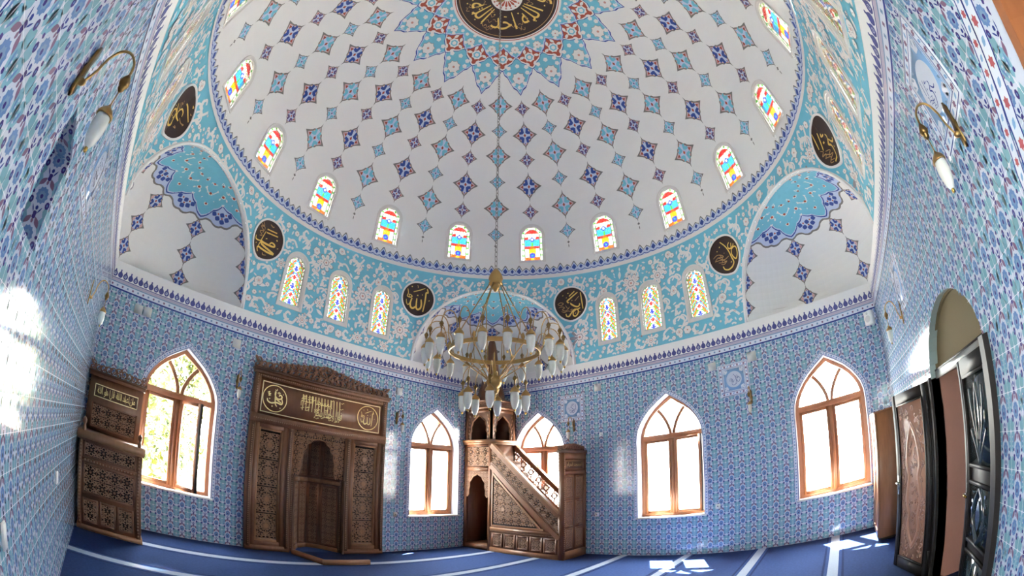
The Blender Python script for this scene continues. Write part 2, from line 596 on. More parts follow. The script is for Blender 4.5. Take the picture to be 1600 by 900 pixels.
mat('door_reveal', (150, 168, 164), 0.3)
mat('door_lining', (150, 106, 90), 0.5, noise=.08, nscale=3)
# ---- square walls
WIN = {'wall_back_left': (-2.67, 2.66), 'wall_back_right': (2.86, -0.13, -3.17), 'wall_right': (-3.11,), 'wall_left': (-3.17,)}  # the left wall's window is added out of view to brighten the room
def arch_outline(u0, u1, zb, zs, zt, n=14):
    uc = (u0 + u1) / 2; w = (u1 - u0) / 2
    return [(u1, zb)] + [(uc + w * math.cos(PI * i / n), zs + (zt - zs) * math.sin(PI * i / n)) for i in range(n + 1)] + [(u0, zb)]
DOOR = arch_outline(-0.92, 0.88, 0.0, 1.98, 2.52)
WALL_LABEL = {'wall_back_left': 'blue patterned tile wall behind the carved wooden prayer niche',
              'wall_back_right': 'blue patterned tile wall behind the stepped pulpit with three windows',
              'wall_left': 'glossy tiled wall running past the camera on the far left',
              'wall_right': 'tiled wall around the arched double doorway'}
for wname in WALLS:
    F = WF[wname]
    mb = MB()
    holes = [Hole(ogee_outline(uc), 0.76, depth=0.36) for uc in WIN[wname]]
    clips = [ogee_outline(uc, 0.085, 0.76 - .0) for uc in WIN[wname]]
    if wname == 'wall_right':
        holes.append(Hole(DOOR, 0.0, depth=0.4)); clips.append(DOOR)
    if wname == 'wall_left':
        rec = [(-1.06, 2.30), (-1.06, 2.80), (-1.44, 2.85), (-1.45, 2.34), ]
        nh = Hole([(-1.06, 2.30), (-1.06, 2.79), (-1.25, 2.835), (-1.44, 2.85), (-1.44, 2.30)], 2.30, depth=0.34)
        holes.append(nh); clips.append(nh.out)
    if wname == 'wall_back_left':
        mh = Hole([(0.40, 0.0), (0.40, 2.1), (-0.06, 2.2), (-0.52, 2.1), (-0.52, 0.0)], 0.0, depth=0.4)
        holes.append(mh); clips.append([(-1.36, 0), (1.26, 0), (1.26, 3.1), (-1.36, 3.1)])
    us = list(np.linspace(-A, A, 9))
    col_surface(mb, F, us, lambda u: 0.0, lambda u: HC, holes, 'tile_white')
    # outer skin of the wall
    Fo = lambda a, b, h=0.0, F=F: F(a, b, h - WT)
    col_surface(mb, Fo, [-A - WT] + us + [A + WT], lambda u: -0.1, lambda u: HC, holes, 'exterior_wall')
    for h in holes:
        if h.out is DOOR:                         # brown lining up to the transom
            reveal(mb, F, h, 'door_reveal', .10)
            for x in (h.u0, h.u1): mb.quad(F(x, 0, -.002), F(x, 1.98, -.002), F(x, 1.98, -WT), F(x, 0, -WT), 'door_lining')
            mb.quad(F(h.u0, 1.98, -.12), F(h.u1, 1.98, -.12), F(h.u1, 1.98, -WT), F(h.u0, 1.98, -WT), 'door_lining')
        else:
            reveal(mb, F, h, 'tile_white', WT)
    if wname == 'wall_left':
        mb.add([F(x, z, -0.34) for x, z in nh.out], [tuple(range(5))], 'tile_white')
        Fr = frame(F(-1.06, 2.3, 0), -np.array(WALLS[wname][2], float), (0, 0, 1), -np.array(WALLS[wname][1], float))
        tile_field(mb, Fr, 0.0, 0.34, 0.0, 0.5, [], uoff=-0.03, voff=-0.04)
        sd = np.array(F(-1.44, 2.85, 0)) - np.array(F(-1.06, 2.79, 0)); sl = np.linalg.norm(sd); sd = sd / sl
        nn_ = -np.array(WALLS[wname][2], float); dn_ = np.cross(nn_, sd); dn_ = dn_ if dn_[2] < 0 else -dn_
        Fr = frame(F(-1.06, 2.775, 0), nn_, sd, dn_)
        tile_field(mb, Fr, 0.0, 0.34, 0.0, sl, [], uoff=-0.03, voff=-0.04)
    # the glazed pattern
    ymax = 3.60
    tile_field(mb, F, -A, A, 0.0, ymax, clips)
    grout(mb, F, -A, A, 0.0, ymax, clips)
    # border around each window
    for uc in WIN[wname]:
        o = ogee_outline(uc, 0.045)
        pts = o
        if wname == 'wall_right':
            out2 = lambda g_: [(uc + .655 + g_, .60)] + [(uc + (x - uc) * (1 + g_ / .655), z + g_ * .9 * (1 - abs(x - uc) / .7)) for x, z in o[1:-1]] + [(uc - .655 - g_, .60)]
            o2 = out2(.235)
            band_along(mb, F, o2, 0.10, .0024)
            band_along(mb, F, out2(.335), 0.075, .0024)
        else:
            band_along(mb, F, pts, 0.07, .0024, False, 'tile_outline')
    # cornice border
    for (za, zb_, m, h) in ((3.60, 3.625, 'tile_blue', .0024), (3.625, 3.70, 'tile_band_pale', .0020), (3.70, 3.715, 'tile_outline', .0024),
                            (3.715, 3.765, 'tile_band_mauve', .0020), (3.765, 3.775, 'tile_blue', .0024), (3.775, HC, 'plaster', .0020)):
        mb.quad(F(-A, za, h), F(A, za, h), F(A, zb_, h), F(-A, zb_, h), m)
    k = 0; u = -A + 0.03
    while u < A - 0.02:
        mb.fan(F, flower(.022, 4, .3, 2, (u, 3.662), PI / 4), .0028, 'tile_outline' if k % 2 else 'tile_red')
        m2 = 'tile_blue' if k % 2 else 'merlon'
        bulb = [(-.012, 3.786), (.012, 3.786), (.030, 3.806), (.036, 3.835), (.028, 3.862), (.013, 3.884), (.007, 3.905), (-.007, 3.905), (-.013, 3.884), (-.028, 3.862), (-.036, 3.835), (-.030, 3.806)]
        mb.fan(F, [(u + x * 1.28, z) for x, z in bulb], .0028, 'merlon')
        if k % 2 == 0:
            mb.fan(F, circle(.019, 7, (u, 3.832), .026), .0034, 'tile_band_pale')
            mb.fan(F, circle(.010, 6, (u, 3.835), .018), .0038, 'merlon')
            mb.fan(F, circle(.011, 6, (u, 3.906), .010), .0030, 'merlon')
        else:
            mb.fan(F, circle(.015, 7, (u, 3.913), .013), .0030, 'merlon')
        u += 0.1; k += 1
    o = mb.build(wname)
    tag(o, WALL_LABEL[wname], 'wall', kind='structure')

# ---- drum: octagon turning into the dome's circle, with a squinch in each corner
AD = 4.38                                   # distance to the diagonal faces
def drum_r(phi, z):
    d = (phi + PI / 4) % (PI / 2) - PI / 4  # angle from the nearest wall axis
    r = min(A / math.cos(d), AD / math.cos(PI / 4 - abs(d)))
    t = min(max((z - HC) / (HR - HC), 0), 1)
    w = t ** 1.7
    return r * (1 - w) + RD * w
def FD(phi, z, h=0.0):
    r = drum_r(phi, z) - h
    return np.array((r * math.cos(phi), r * math.sin(phi), z))
NL, NV = 1.70, 1.62
def arch_pts(phid, k=0.0, n=28):            # arch edge in (phi, z), from +phi foot to -phi foot
    out = []
    for i in range(n + 1):
        t = PI * i / n
        out.append((phid + math.atan((NL + k) * math.cos(t) / AD), HC + (NV + k) * math.sin(t)))
    return out
AX = {'wall_back_right': 0.0, 'wall_back_left': PI / 2, 'wall_left': PI, 'wall_right': 3 * PI / 2}
DRUM_U = (-1.0, 0.0, 1.0)
def round_top(w, zb, zt, n=10):
    return [(w, zb)] + [(w * math.cos(PI * i / n), zt - w + w * math.sin(PI * i / n)) for i in range(n + 1)] + [(-w, zb)]
DW_GLASS = round_top(0.205, 4.41, 5.35)
DW_FRAME = round_top(0.255, 4.33, 5.43)
def drum_local(ax, uc):
    return lambda a, b, h=0.0: FD(ax + math.atan((uc + a) / A), b, h)
drum_holes = []; drum_keep_out = []
for ax in AX.values():
    for uc in DRUM_U:
        drum_holes.append(Hole([(ax + math.atan((uc + x) / A), z) for x, z in DW_GLASS], 4.42))
        drum_keep_out.append([(ax + math.atan((uc + x) / A), z) for x, z in round_top(.26, 4.32, 5.44)])
for k in range(4):
    pa = arch_pts(PI / 4 + k * PI / 2)
    drum_holes.append(Hole([(pa[0][0] + 1e-5, HC)] + pa + [(pa[-1][0] - 1e-5, HC)], HC))
    pb = arch_pts(PI / 4 + k * PI / 2, 0.03)
    drum_keep_out.append(pb)
mb = MB()
P0 = -PI / 4 * 0 - PI / 8 * 0 - 0.2
us = sorted(set([round(-PI / 4 + 2 * PI * i / 96, 6) for i in range(97)]))
# normalise hole angles into the span
def into(p): return (p + PI / 4) % (2 * PI) - PI / 4
hs2 = []
for h in drum_holes:
    c = (h.u0 + h.u1) / 2
    s = into(c) - c
    for dd in (0, 2 * PI):                   # the hole that straddles the seam appears on both ends
        hs2.append(Hole([(x + s + dd, z) for x, z in h.out], h.zb))
corner = [into(ax + sgn * math.atan2(1, 1) * 0 + sgn * 0.4113) for ax in AX.values() for sgn in (-1, 1)]
us = sorted(set(us) | set(round(c, 6) for c in corner))
col_surface(mb, FD, us, lambda u: HC, lambda u: HR, hs2, 'turquoise_paint', dv=0.16)
for ax in AX.values():
    for uc in DRUM_U:
        Fl = drum_local(ax, uc)
        for i in range(len(DW_GLASS)):
            a, b = DW_GLASS[i], DW_GLASS[(i + 1) % len(DW_GLASS)]
            mb.quad(Fl(*a, 0), Fl(*b, 0), Fl(*b, -.16), Fl(*a, -.16), 'window_plaster')
# arabesque on the drum
rng = random.Random(4)
flat_ko = drum_keep_out + []
ROUND = {}
for nm, ax, u in (('allah', PI / 2, 1.86), ('muhammad', PI / 2, -1.83), ('abu', 0.0, 1.86), ('osman', 0.0, -1.83), ('ali', PI, 1.86), ('omar', 3 * PI / 2, 1.86)):
    ROUND[nm] = ax + math.atan(u / A) * (-1 if nm in ('allah', 'muhammad', 'ali') else 1)
def in_poly(x, y, poly):
    c = False; n = len(poly); j = n - 1
    for i in range(n):
        xi, yi = poly[i]; xj, yj = poly[j]
        if (yi > y) != (yj > y) and x < (xj - xi) * (y - yi) / (yj - yi) + xi: c = not c
        j = i
    return c
KO = []
for poly in flat_ko:
    xs_ = [p[0] for p in poly]; ys_ = [p[1] for p in poly]
    for k in (-2 * PI, 0, 2 * PI):
        KO.append((min(xs_) + k, max(xs_) + k, min(ys_), max(ys_), [(p[0] + k, p[1]) for p in poly]))
def free(phi, z, m=0.0):
    if not (HC + 0.015 + m < z < HR - 0.08 - m): return False
    for x0, x1, y0, y1, poly in KO:
        if x0 < phi < x1 and y0 < z < y1 and in_poly(phi, z, poly): return False
    for p in ROUND.values():
        dd = (phi - p + PI) % (2 * PI) - PI
        if ((dd * 4.45) ** 2 + (z - 5.35) ** 2) < (0.385 + m) ** 2: return False
    return True
RL = 4.45
def drum_at(phi, z): return lambda a, b, h=0.0: FD(phi + a / RL, z + b, h)
OC = np.zeros((1500, 110), bool)               # what is painted already, in 2 cm cells
def occupy(phi, z, poly):
    xs_ = [p[0] for p in poly]; ys_ = [p[1] for p in poly]
    i0 = int(((phi % (2 * PI)) * RL + min(xs_)) / .02); i1 = int(((phi % (2 * PI)) * RL + max(xs_)) / .02) + 1
    j0 = int((z - HC + min(ys_)) / .02); j1 = int((z - HC + max(ys_)) / .02) + 1
    for i in range(i0, i1): OC[i % 1398, max(0, j0):max(0, j1)] = True
def put(phi, z, poly, h, m, marg=0.0):
    if all(free(phi + p[0] / RL, z + p[1], marg) for p in poly[::3]):
        occupy(phi, z, poly)
        mb.fan(drum_at(phi, z), poly, h, m)
def vine(phi, z, pts, w, h=.008):
    run = []
    pp = spline(pts, 4)
    for p in pp + [None]:
        ok = p is not None and free(phi + p[0] / RL, z + p[1])
        if ok: run.append(p)
        else:
            if len(run) > 2:
                mb.strip(drum_at(phi, z), run, w, h, 'floral_white')
                for p_ in run: occupy(phi, z, circle(.015, 4, p_))
            run = []
def big_flower(phi, z, r, a0, n=9):
    if not free(phi, z): return
    if not all(free(phi + r * .8 * math.cos(t) / RL, z + r * .8 * math.sin(t)) for t in (0, PI / 2, PI, 3 * PI / 2)): r *= .62
    if not all(free(phi + r * .9 * math.cos(t) / RL, z + r * .9 * math.sin(t)) for t in (0, PI / 2, PI, 3 * PI / 2)): return
    occupy(phi, z, circle(r * .8, 8))
    mb.fan(drum_at(phi, z), flower(r * 1.12, n, .5, 4, a0=a0), .0095, 'floral_edge')
    mb.fan(drum_at(phi, z), flower(r, n, .46, 4, a0=a0), .0115, 'floral_white')
    mb.fan(drum_at(phi, z), flower(r * .42, 6, .4, 3, a0=a0), .0135, 'floral_edge')
    mb.fan(drum_at(phi, z), flower(r * .34, 6, .4, 3, a0=a0), .0150, 'floral_white')
    mb.fan(drum_at(phi, z), circle(r * .13, 6), .0165, 'floral_centre')
    for i in range(n):
        t = a0 + 2 * PI * i / n
        mb.fan(drum_at(phi, z), almond(r * .26, r * .05, t, (r * .66 * math.cos(t), r * .66 * math.sin(t)), 3), .0132, 'floral_centre')
NB = 44; ZB = (4.21, 4.63, 5.05, 5.47, 5.84)
dphi = 2 * PI / NB
for j, zc in enumerate(ZB):
    for i in range(NB):
        ph = into((i + 0.5 * (j % 2)) * dphi + 0.02)
        jit = (rng.uniform(-.02, .02), rng.uniform(-.03, .03))
        kind = (0, 1, 0, 2)[(i + 2 * j) % 4]
        s = 1 if (i + j) % 2 else -1
        if kind == 2:
            if free(ph, zc, .05):
                mb.fan(drum_at(ph, zc), circle(.083, 14), .0095, 'floral_edge')
                mb.fan(drum_at(ph, zc), circle(.075, 14), .0115, 'floral_white')
                mb.fan(drum_at(ph, zc), flower(.045, 6, .4, 2), .0125, 'floral_edge')
                mb.fan(drum_at(ph, zc), flower(.038, 6, .4, 2), .0135, 'floral_white')
                mb.fan(drum_at(ph, zc), circle(.016, 6), .0150, 'floral_centre')
        else:
            big_flower(ph + jit[0] / RL, zc + jit[1], 0.20 if kind == 0 else 0.175, rng.uniform(0, 1), 9 if kind == 0 else 7)
        # scrolls toward the neighbours
        W = dphi * RL
        vine(ph, zc, [(0.08, 0.02), (W * .30, .13 * s), (W * .52, .04 * s), (W * .46, -.06 * s), (W * .36, -.02 * s)], .042)
        vine(ph, zc, [(-.05, .05), (-W * .22, .20), (-W * .05, .30), (W * .14, .25), (W * .10, .17)], .040)
        vine(ph, zc, [(W * .5, -.20), (W * .34, -.10), (W * .2, -.17), (W * .25, -.25)], .032)
        for (dx, dy, an) in ((W * .46, .09 * s, .5), (W * .12, .235, 1.9), (-W * .25, .12, 2.6), (W * .33, -.16, .8), (W * .52, -.04, 2.2)):
            put(ph, zc, almond(.13, .07, an * s, (dx, dy), 5), .0088, 'floral_white')
        for q in range(4):
            dx, dy = rng.uniform(-W * .5, W * .5), rng.uniform(-.21, .21)
            put(ph, zc, flower(.030, 5, .4, 2, (dx, dy), rng.uniform(0, 1)), .0104, 'floral_edge')
            put(ph, zc, flower(.026, 5, .4, 2, (dx, dy), rng.uniform(0, 1)), .0110, 'floral_white')
            put(ph, zc, circle(.007, 5, (dx, dy)), .0120, 'rust_paint')
# fill what is still bare with small blossoms and leaves
for t in range(15000):
    ph = rng.uniform(-PI / 4, 7 * PI / 4); z = rng.uniform(HC + .04, HR - .1)
    r = (.085, .06, .045, .036, .03)[t // 3000]
    i = int(((ph % (2 * PI)) * RL) / .02); j = int((z - HC) / .02); k = int(r * .75 / .02)
    if OC[np.arange(i - k, i + k + 1) % 1398][:, max(0, j - k):j + k + 1].any(): continue
    if not all(free(ph + r * math.cos(a) / RL, z + r * math.sin(a)) for a in (0, 1.57, 3.14, 4.71)): continue
    occupy(ph, z, circle(r * .9, 8))
    a0 = rng.uniform(0, 6)
    if t % 3 == 0:
        mb.fan(drum_at(ph, z), almond(r * 2.1, r * .8, a0, (0, 0)), .0095, 'floral_white')
    else:
        mb.fan(drum_at(ph, z), flower(r * 1.1, 6, .45, 3, a0=a0), .0095, 'floral_edge')
        mb.fan(drum_at(ph, z), flower(r, 6, .45, 3, a0=a0), .0110, 'floral_white')
        mb.fan(drum_at(ph, z), circle(r * .2, 5), .0125, 'floral_centre')
# white edge lines
for k in range(4):
    pa = arch_pts(PI / 4 + k * PI / 2, 0.02)
    mb.strip(lambda a, b, h=0: FD(a, b, h), pa, [.016] * len(pa), .006, 'floral_white')
    pts = [FD(p, z, .01) for p, z in arch_pts(PI / 4 + k * PI / 2, 0.022)]
    mb.tube(pts, .022, 'plaster', 6)
drum = mb.build('wall_drum')
tag(drum, 'turquoise and white floral wall band under the dome', 'wall', kind='structure')

# ---- squinch niches in the corners
NICHE_LABEL = ['white squinch niche in the corner above the stepped pulpit', 'white squinch niche with diamond motifs in the left corner',
               'white squinch niche in the corner behind the camera', 'white squinch niche with diamond motifs in the right corner above the wardrobe']
def diamond_outline(hw, hh, sp=1.0):
    q = [(0, 1 * sp), (.05, .84), (.20, .69), (.31, .53), (.46, .47), (.56, .32), (.74, .20), (1.0 * sp, 0)]
    r = [(x * hw, y * hh) for x, y in q]
    full = r + [(x, -y) for x, y in reversed(r[:-1])]
    return full + [(-x, y) for x, y in reversed(full[1:-1])]
def diamond(mbx, F, hw, hh, c1, c2, c3, h=.004, d=.0018):
    mbx.fan(F, diamond_outline(hw, hh, 1.12), h, 'grey_line', (0, 0))
    mbx.fan(F, scaled(diamond_outline(hw, hh), .86), h + d, 'pink_line' if c2 != 'grey_line' else 'pale_blue_paint', (0, 0))
    mbx.fan(F, scaled(diamond_outline(hw, hh), .78), h + 2 * d, 'pale_blue_paint', (0, 0))
    for sx in (-1, 1):
        for sy in (-1, 1):
            leaf = [(.06, .20), (.14, .56), (.34, .52), (.32, .30), (.52, .26), (.46, .08), (.20, .10)]
            poly = [(sx * x * hw, sy * y * hh) for x, y in leaf]
            mbx.fan(F, poly, h + 3 * d, c1)
        mbx.fan(F, [(sx * .50 * hw, .14 * hh), (sx * .76 * hw, 0), (sx * .50 * hw, -.14 * hh)], h + 3 * d, c2)
        mbx.fan(F, almond(.14 * hh, .09 * hw, PI / 2, (0, sx * .62 * hh), 3), h + 3 * d, c1)
    mbx.fan(F, [(0, .14 * hh), (.11 * hw, 0), (0, -.14 * hh), (-.11 * hw, 0)], h + 4 * d, c3)
for k in range(4):
    ph = PI / 4 + k * PI / 2
    d = np.array((math.cos(ph), math.sin(ph), 0)); l = np.array((-math.sin(ph), math.cos(ph), 0)); up = np.array((0, 0, 1.0))
    C0 = d * AD + up * HC
    def FN(az, zen, h=0.0, d=d, l=l, C0=C0):
        s = math.sin(zen)
        return C0 + (-l * math.cos(az) + d * math.sin(az)) * ((NL - h) * s) + np.array((0, 0, 1.0)) * ((NV - h) * math.cos(zen))
    mb = MB()
    NA, NZ = 40, 20
    for i in range(NA):
        for j in range(NZ):
            a0, a1 = PI * i / NA, PI * (i + 1) / NA
            z0, z1 = PI / 2 * j / NZ, PI / 2 * (j + 1) / NZ
            mb.quad(FN(a0, z1), FN(a1, z1), FN(a1, z0), FN(a0, z0), 'niche_plaster')
    # intrados between the drum's arch and the half dome
    pa = arch_pts(ph, 0, 40)
    for i in range(40):
        t0, t1 = PI * i / 40, PI * (i + 1) / 40
        q0 = C0 + l * (NL * math.cos(t0)) + up * (NV * math.sin(t0)); q1 = C0 + l * (NL * math.cos(t1)) + up * (NV * math.sin(t1))
        mb.quad(FD(*pa[i]), FD(*pa[i + 1]), q1, q0, 'niche_plaster')
    # ledge at the foot of the niche
    n = 24
    for i in range(n):
        a0, a1 = PI * i / n, PI * (i + 1) / n
        e = []
        for a in (a0, a1):
            p = FN(a, PI / 2)
            e.append(p)
        c = C0
        mb.add([e[0], e[1], np.array((np.clip(e[1][0], -A - .38, A + .38), np.clip(e[1][1], -A - .38, A + .38), HC - .01)), np.array((np.clip(e[0][0], -A - .38, A + .38), np.clip(e[0][1], -A - .38, A + .38), HC - .01))], [(0, 1, 2, 3)], 'niche_plaster')
    if k != 2:
        # shell medallion under the crown of the arch
        def zlim(az, base, amp, n=4):
            x = abs(math.sin(az * n))
            return base + amp * (x ** 0.8) + 0.0
        def ring(z0f, z1f, h, m, na=64, nr=5):
            for i in range(na):
                a0, a1 = PI * i / na, PI * (i + 1) / na
                for j in range(nr):
                    f0, f1 = j / nr, (j + 1) / nr
                    mb.quad(FN(a0, z0f(a0) + (z1f(a0) - z0f(a0)) * f0, h), FN(a1, z0f(a1) + (z1f(a1) - z0f(a1)) * f0, h),
                            FN(a1, z0f(a1) + (z1f(a1) - z0f(a1)) * f1, h), FN(a0, z0f(a0) + (z1f(a0) - z0f(a0)) * f1, h), m)
        R = math.radians
        tri = lambda az: abs(((az / (PI / 4)) % 1) - .5) * 2      # 1 at multiples of 45 deg, 0 between
        lobe = lambda az: R(29) + R(11) * (tri(az) ** 1.3) + R(1.2) * abs(math.sin(az * 16))
        lob2 = lambda az: max(R(41.5) - R(9) * tri(az) ** 2.2 + R(1.0) * abs(math.sin(az * 16)), lobe(az) + R(1.3))
        ring(lambda a: R(16), lambda a: lob2(a) + R(1.3), .004, 'grey_line')
        ring(lambda a: R(16), lambda a: lob2(a), .006, 'pale_blue_paint')
        ring(lambda a: R(0.5), lambda a: lobe(a), .009, 'blue_paint')
        ring(lambda a: R(0.5), lambda a: lobe(a) - R(1.0), .011, 'pale_blue_paint')
        ring(lambda a: R(0.5), lambda a: lobe(a) - R(1.9), .013, 'turquoise_paint')
        def at(az, zen):
            return lambda a, b, h=0.0: FN(az + a / (NL * max(math.sin(zen), .2)), zen - b / NL, h)
        for q in range(4):                       # blue lobes between the points
            az = PI / 8 + q * PI / 4
            f = at(az, R(36.2))
            for (x, y) in ((-.16, .045), (0, .05), (.16, .045), (-.09, -.03), (.09, -.03), (0, -.085)):
                mb.fan(f, flower(.052, 4, .4, 3, (x, y), .5), .0085, 'blue_paint')
            for (x, y) in ((-.08, .06), (.08, .06), (0, -.02)):
                mb.fan(f, flower(.024, 4, .4, 2, (x, y)), .0088, 'rust_paint')
        for q in range(17):                      # white tracery over the turquoise
            az = max(.05, min(PI - .05, q * PI / 16))
            f = at(az, R(24))
            for s in (-1, 1):
                mb.strip(f, spline([(0, .16), (s * .06, .08), (s * .075, -.02), (s * .03, -.08), (0, -.14)], 3), .016, .0140, 'floral_white')
            if lobe(az) > R(35):
                f = at(az, R(33))
                for s in (-1, 1):
                    mb.strip(f, spline([(0, .10), (s * .06, .04), (s * .05, -.05), (0, -.10)], 3), .016, .0140, 'floral_white')
        for q in range(9):                       # vines and red buds on the turquoise
            az = max(.06, min(PI - .06, q * PI / 8))
            for zen, s in ((R(14), .05), (R(22), .06), (R(30), .05)):
                if zen > lobe(az) - R(4): continue
                f = at(az, zen)
                mb.fan(f, flower(s * .9, 5, .5, 3), .0145, 'floral_white')
                mb.fan(f, flower(s * .5, 4, .4, 3), .016, 'rust_paint')
            f = at(az, R(18))
            for s in (-1, 1):
                mb.strip(f, spline([(0, .2), (s * .07, .1), (s * .11, -.02), (s * .05, -.1), (s * .02, -.05)], 4), .014, .0142, 'floral_white')
        for q in range(5):
            az = q * PI / 4
            for zen in (R(48), R(65), R(81)):
                f = at(az, zen)
                if q in (0, 4):                  # half motifs against the arch
                    sgn = 1 if q == 0 else -1
                    f0 = at(az, zen)
                    f = lambda a, b, h=0.0, f0=f0, sgn=sgn: f0(sgn * max(sgn * a, 0.0), b, h)
                diamond(mb, f, .185, .222, 'blue_paint', 'pink_line', 'rust_paint', .004)
    o = mb.build('ceiling_niche')
    tag(o, NICHE_LABEL[k], 'niche', kind='structure')

# ---- unseen slab added over the walls to stop daylight leaking in
mb = MB()
n = 96
for i in range(n):
    a0, a1 = 2 * PI * i / n, 2 * PI * (i + 1) / n
    def inner(a):
        d = (a + PI / 4) % (PI / 2) - PI / 4
        dd = PI / 4 - abs(d)
        r = A / math.cos(d)
        if math.tan(dd) * AD < NL:                    # behind the squinch
            s = math.sin(dd)
            r = AD * math.cos(dd) + math.sqrt(max(NL * NL - (AD * s) ** 2, 0))
        return r
    def outer(a):
        d = (a + PI / 4) % (PI / 2) - PI / 4
        return 5.05 / math.cos(d)
    for z in (HC + .001, HC + .18):
        p = [(inner(a) - .004, a) for a in (a0, a1)] + [(outer(a), a) for a in (a1, a0)]
        mb.quad(*[np.array((r * math.cos(a), r * math.sin(a), z)) for r, a in p], 'exterior_wall')
    mb.quad(*[np.array((outer(a) * math.cos(a), outer(a) * math.sin(a), z)) for a, z in ((a0, HC), (a1, HC), (a1, HC + .18), (a0, HC + .18))], 'exterior_wall')
o = mb.build('light_seal')
tag(o, 'flat slab added around the outside above the walls to block stray light', 'light_seal', kind='structure')

# ---- dome
def FDM(az, el, h=0.0):
    r = RD - h
    return np.array((r * math.cos(el) * math.cos(az), r * math.cos(el) * math.sin(az), HR + r * math.sin(el)))
def dome_at(az, el):
    c = RD * math.cos(el)
    return lambda a, b, h=0.0: FDM(az + a / (RD * math.cos(el + b / RD)), el + b / RD, h)
R = math.radians
WAZ = [R(11.25 + 22.5 * i) for i in range(16)]
MW_GLASS = round_top(0.245, 0.0, 0.80)               # metres above el 6.2
MW_FRAME = round_top(0.25, -0.06, 0.75)
EL0 = R(5.4)
dome_holes = []
for az in WAZ:
    dome_holes.append(Hole([(az + x / (RD * math.cos(EL0 + z / RD)), EL0 + z / RD) for x, z in MW_GLASS], EL0))
# straighten the sides in angle so that the columns close exactly
for h in dome_holes:
    w = max(abs(x - (h.u0 + h.u1) / 2) for x, z in h.out)
mb = MB()
us = [2 * PI * i / 128 for i in range(129)]
col_surface(mb, FDM, us, lambda u: 0.0, lambda u: R(89.9), dome_holes, 'plaster', dv=R(2.8125))
for az in WAZ:
    f = dome_at(az, EL0)
    for i in range(len(MW_GLASS)):
        a, b = MW_GLASS[i], MW_GLASS[(i + 1) % len(MW_GLASS)]
        mb.quad(f(*a, 0), f(*b, 0), f(*b, -.14), f(*a, -.14), 'window_plaster')
# cable ring at the springing
def belt(e0, e1, h, m, n=192):
    for i in range(n):
        a0, a1 = 2 * PI * i / n, 2 * PI * (i + 1) / n
        mb.quad(FDM(a0, e0, h), FDM(a1, e0, h), FDM(a1, e1, h), FDM(a0, e1, h), m)
belt(R(-0.6), R(0.5), .012, 'floral_white')
belt(R(0.5), R(1.9), .010, 'pale_blue_paint')
NR = 176
for i in range(NR):
    az = 2 * PI * (i + .5) / NR
    f = dome_at(az, R(1.55))
    st = 2 * PI * RD / NR
    bigk = i % 2 == 0
    H = .155 if bigk else .10
    mb.fan(f, [(-st * .62, -.02), (st * .62, -.02), (st * .5, .05), (.02, H), (0, H + .018), (-.02, H), (-st * .5, .05)], .011, 'grey_line')
    mb.fan(f, [(-st * .56, -.03), (st * .56, -.03), (st * .44, .045), (0, H - .012), (-st * .44, .045)], .0125, 'pale_blue_paint')
    s = 1.0 if bigk else .72
    mb.fan(f, [(0, -.035 * s - .0), (.052 * s, .02), (.035 * s, .055 * s), (0, .10 * s), (-.035 * s, .055 * s), (-.052 * s, .02)], .014, 'blue_paint')
    mb.strip(f, spline([(-st * .5, -.035), (-st * .2, -.062), (st * .2, -.062), (st * .5, -.035)], 3), .016, .014, 'blue_paint')
# painted diamonds in 32 columns
for c in range(32):
    az = R(11.25 * c)
    wincol = c % 2 == 1
    k = c // 2
    if wincol:
        seq = [(R(20.6), 's'), (R(28.6), 'B'), (R(37.0), 's'), (R(44.8), 'B'), (R(53.2), 's')]
    else:
        seq = [(R(13.6), 't'), (R(21.8), 'T'), (R(30.2), 't'), (R(38.3), 'T'), (R(46.2), 't'), (R(54.2), 'T')]
    for el, kd in seq:
        f = dome_at(az, el)
        sc = 0.80 + 0.20 * math.cos(el) if el > R(30) else 0.97
        if kd == 'B': diamond(mb, f, .275 * sc, .318, 'blue_paint', 'rust_paint', 'rust_paint', .005)
        elif kd == 'T': diamond(mb, f, .275 * sc, .318, 'turquoise_paint', 'rust_paint', 'rust_paint', .005)
        elif kd == 's': diamond(mb, f, .178 * sc, .198, 'violet_paint', 'rust_paint', 'rust_paint', .005)
        else: diamond(mb, f, .178 * sc, .198, 'turquoise_paint', 'grey_line', 'violet_paint', .005)
        if kd == 't' and el < R(20):
            mb.fan(f, flower(.035, 4, .4, 2, (0, -.27)), .006, 'grey_line')
            mb.fan(f, almond(.09, .022, PI / 2, (0, -.36), 3), .006, 'grey_line')
# rosette at the crown, drawn as rings from the pole
def cap(az, zen, h): return FDM(az, PI / 2 - zen, h)
def capring(z0f, z1f, h, m, na=192, nr=6):
    for i in range(na):
        a0, a1 = 2 * PI * i / na, 2 * PI * (i + 1) / na
        for j in range(nr):
            f0, f1 = j / nr, (j + 1) / nr
            mb.quad(cap(a0, z0f(a0) + (z1f(a0) - z0f(a0)) * f0, h), cap(a1, z0f(a1) + (z1f(a1) - z0f(a1)) * f0, h),
                    cap(a1, z0f(a1) + (z1f(a1) - z0f(a1)) * f1, h), cap(a0, z0f(a0) + (z1f(a0) - z0f(a0)) * f1, h), m)
def tooth(az):   # 1 on the window columns, 0 midway
    return 1 - abs((((az - R(11.25)) / R(22.5)) + .5) % 1 - .5) * 2
wob = lambda az: R(.35) * math.sin(tooth(az) * 6 * PI) if False else R(.4) * math.sin(tooth(az) * 4 * PI)
s1 = lambda az: R(24.4) + R(8.2) * tooth(az) + wob(az)
s2 = lambda az: R(24.4) - R(4.0) * tooth(az) + wob(az) * .6
s3 = lambda az: R(16.9) + R(3.7) * tooth(az) + wob(az) * .5
capring(lambda a: R(14), s1, .012, 'blue_paint')
capring(lambda a: R(14), lambda a: s1(a) - R(.42), .014, 'pale_blue_paint')
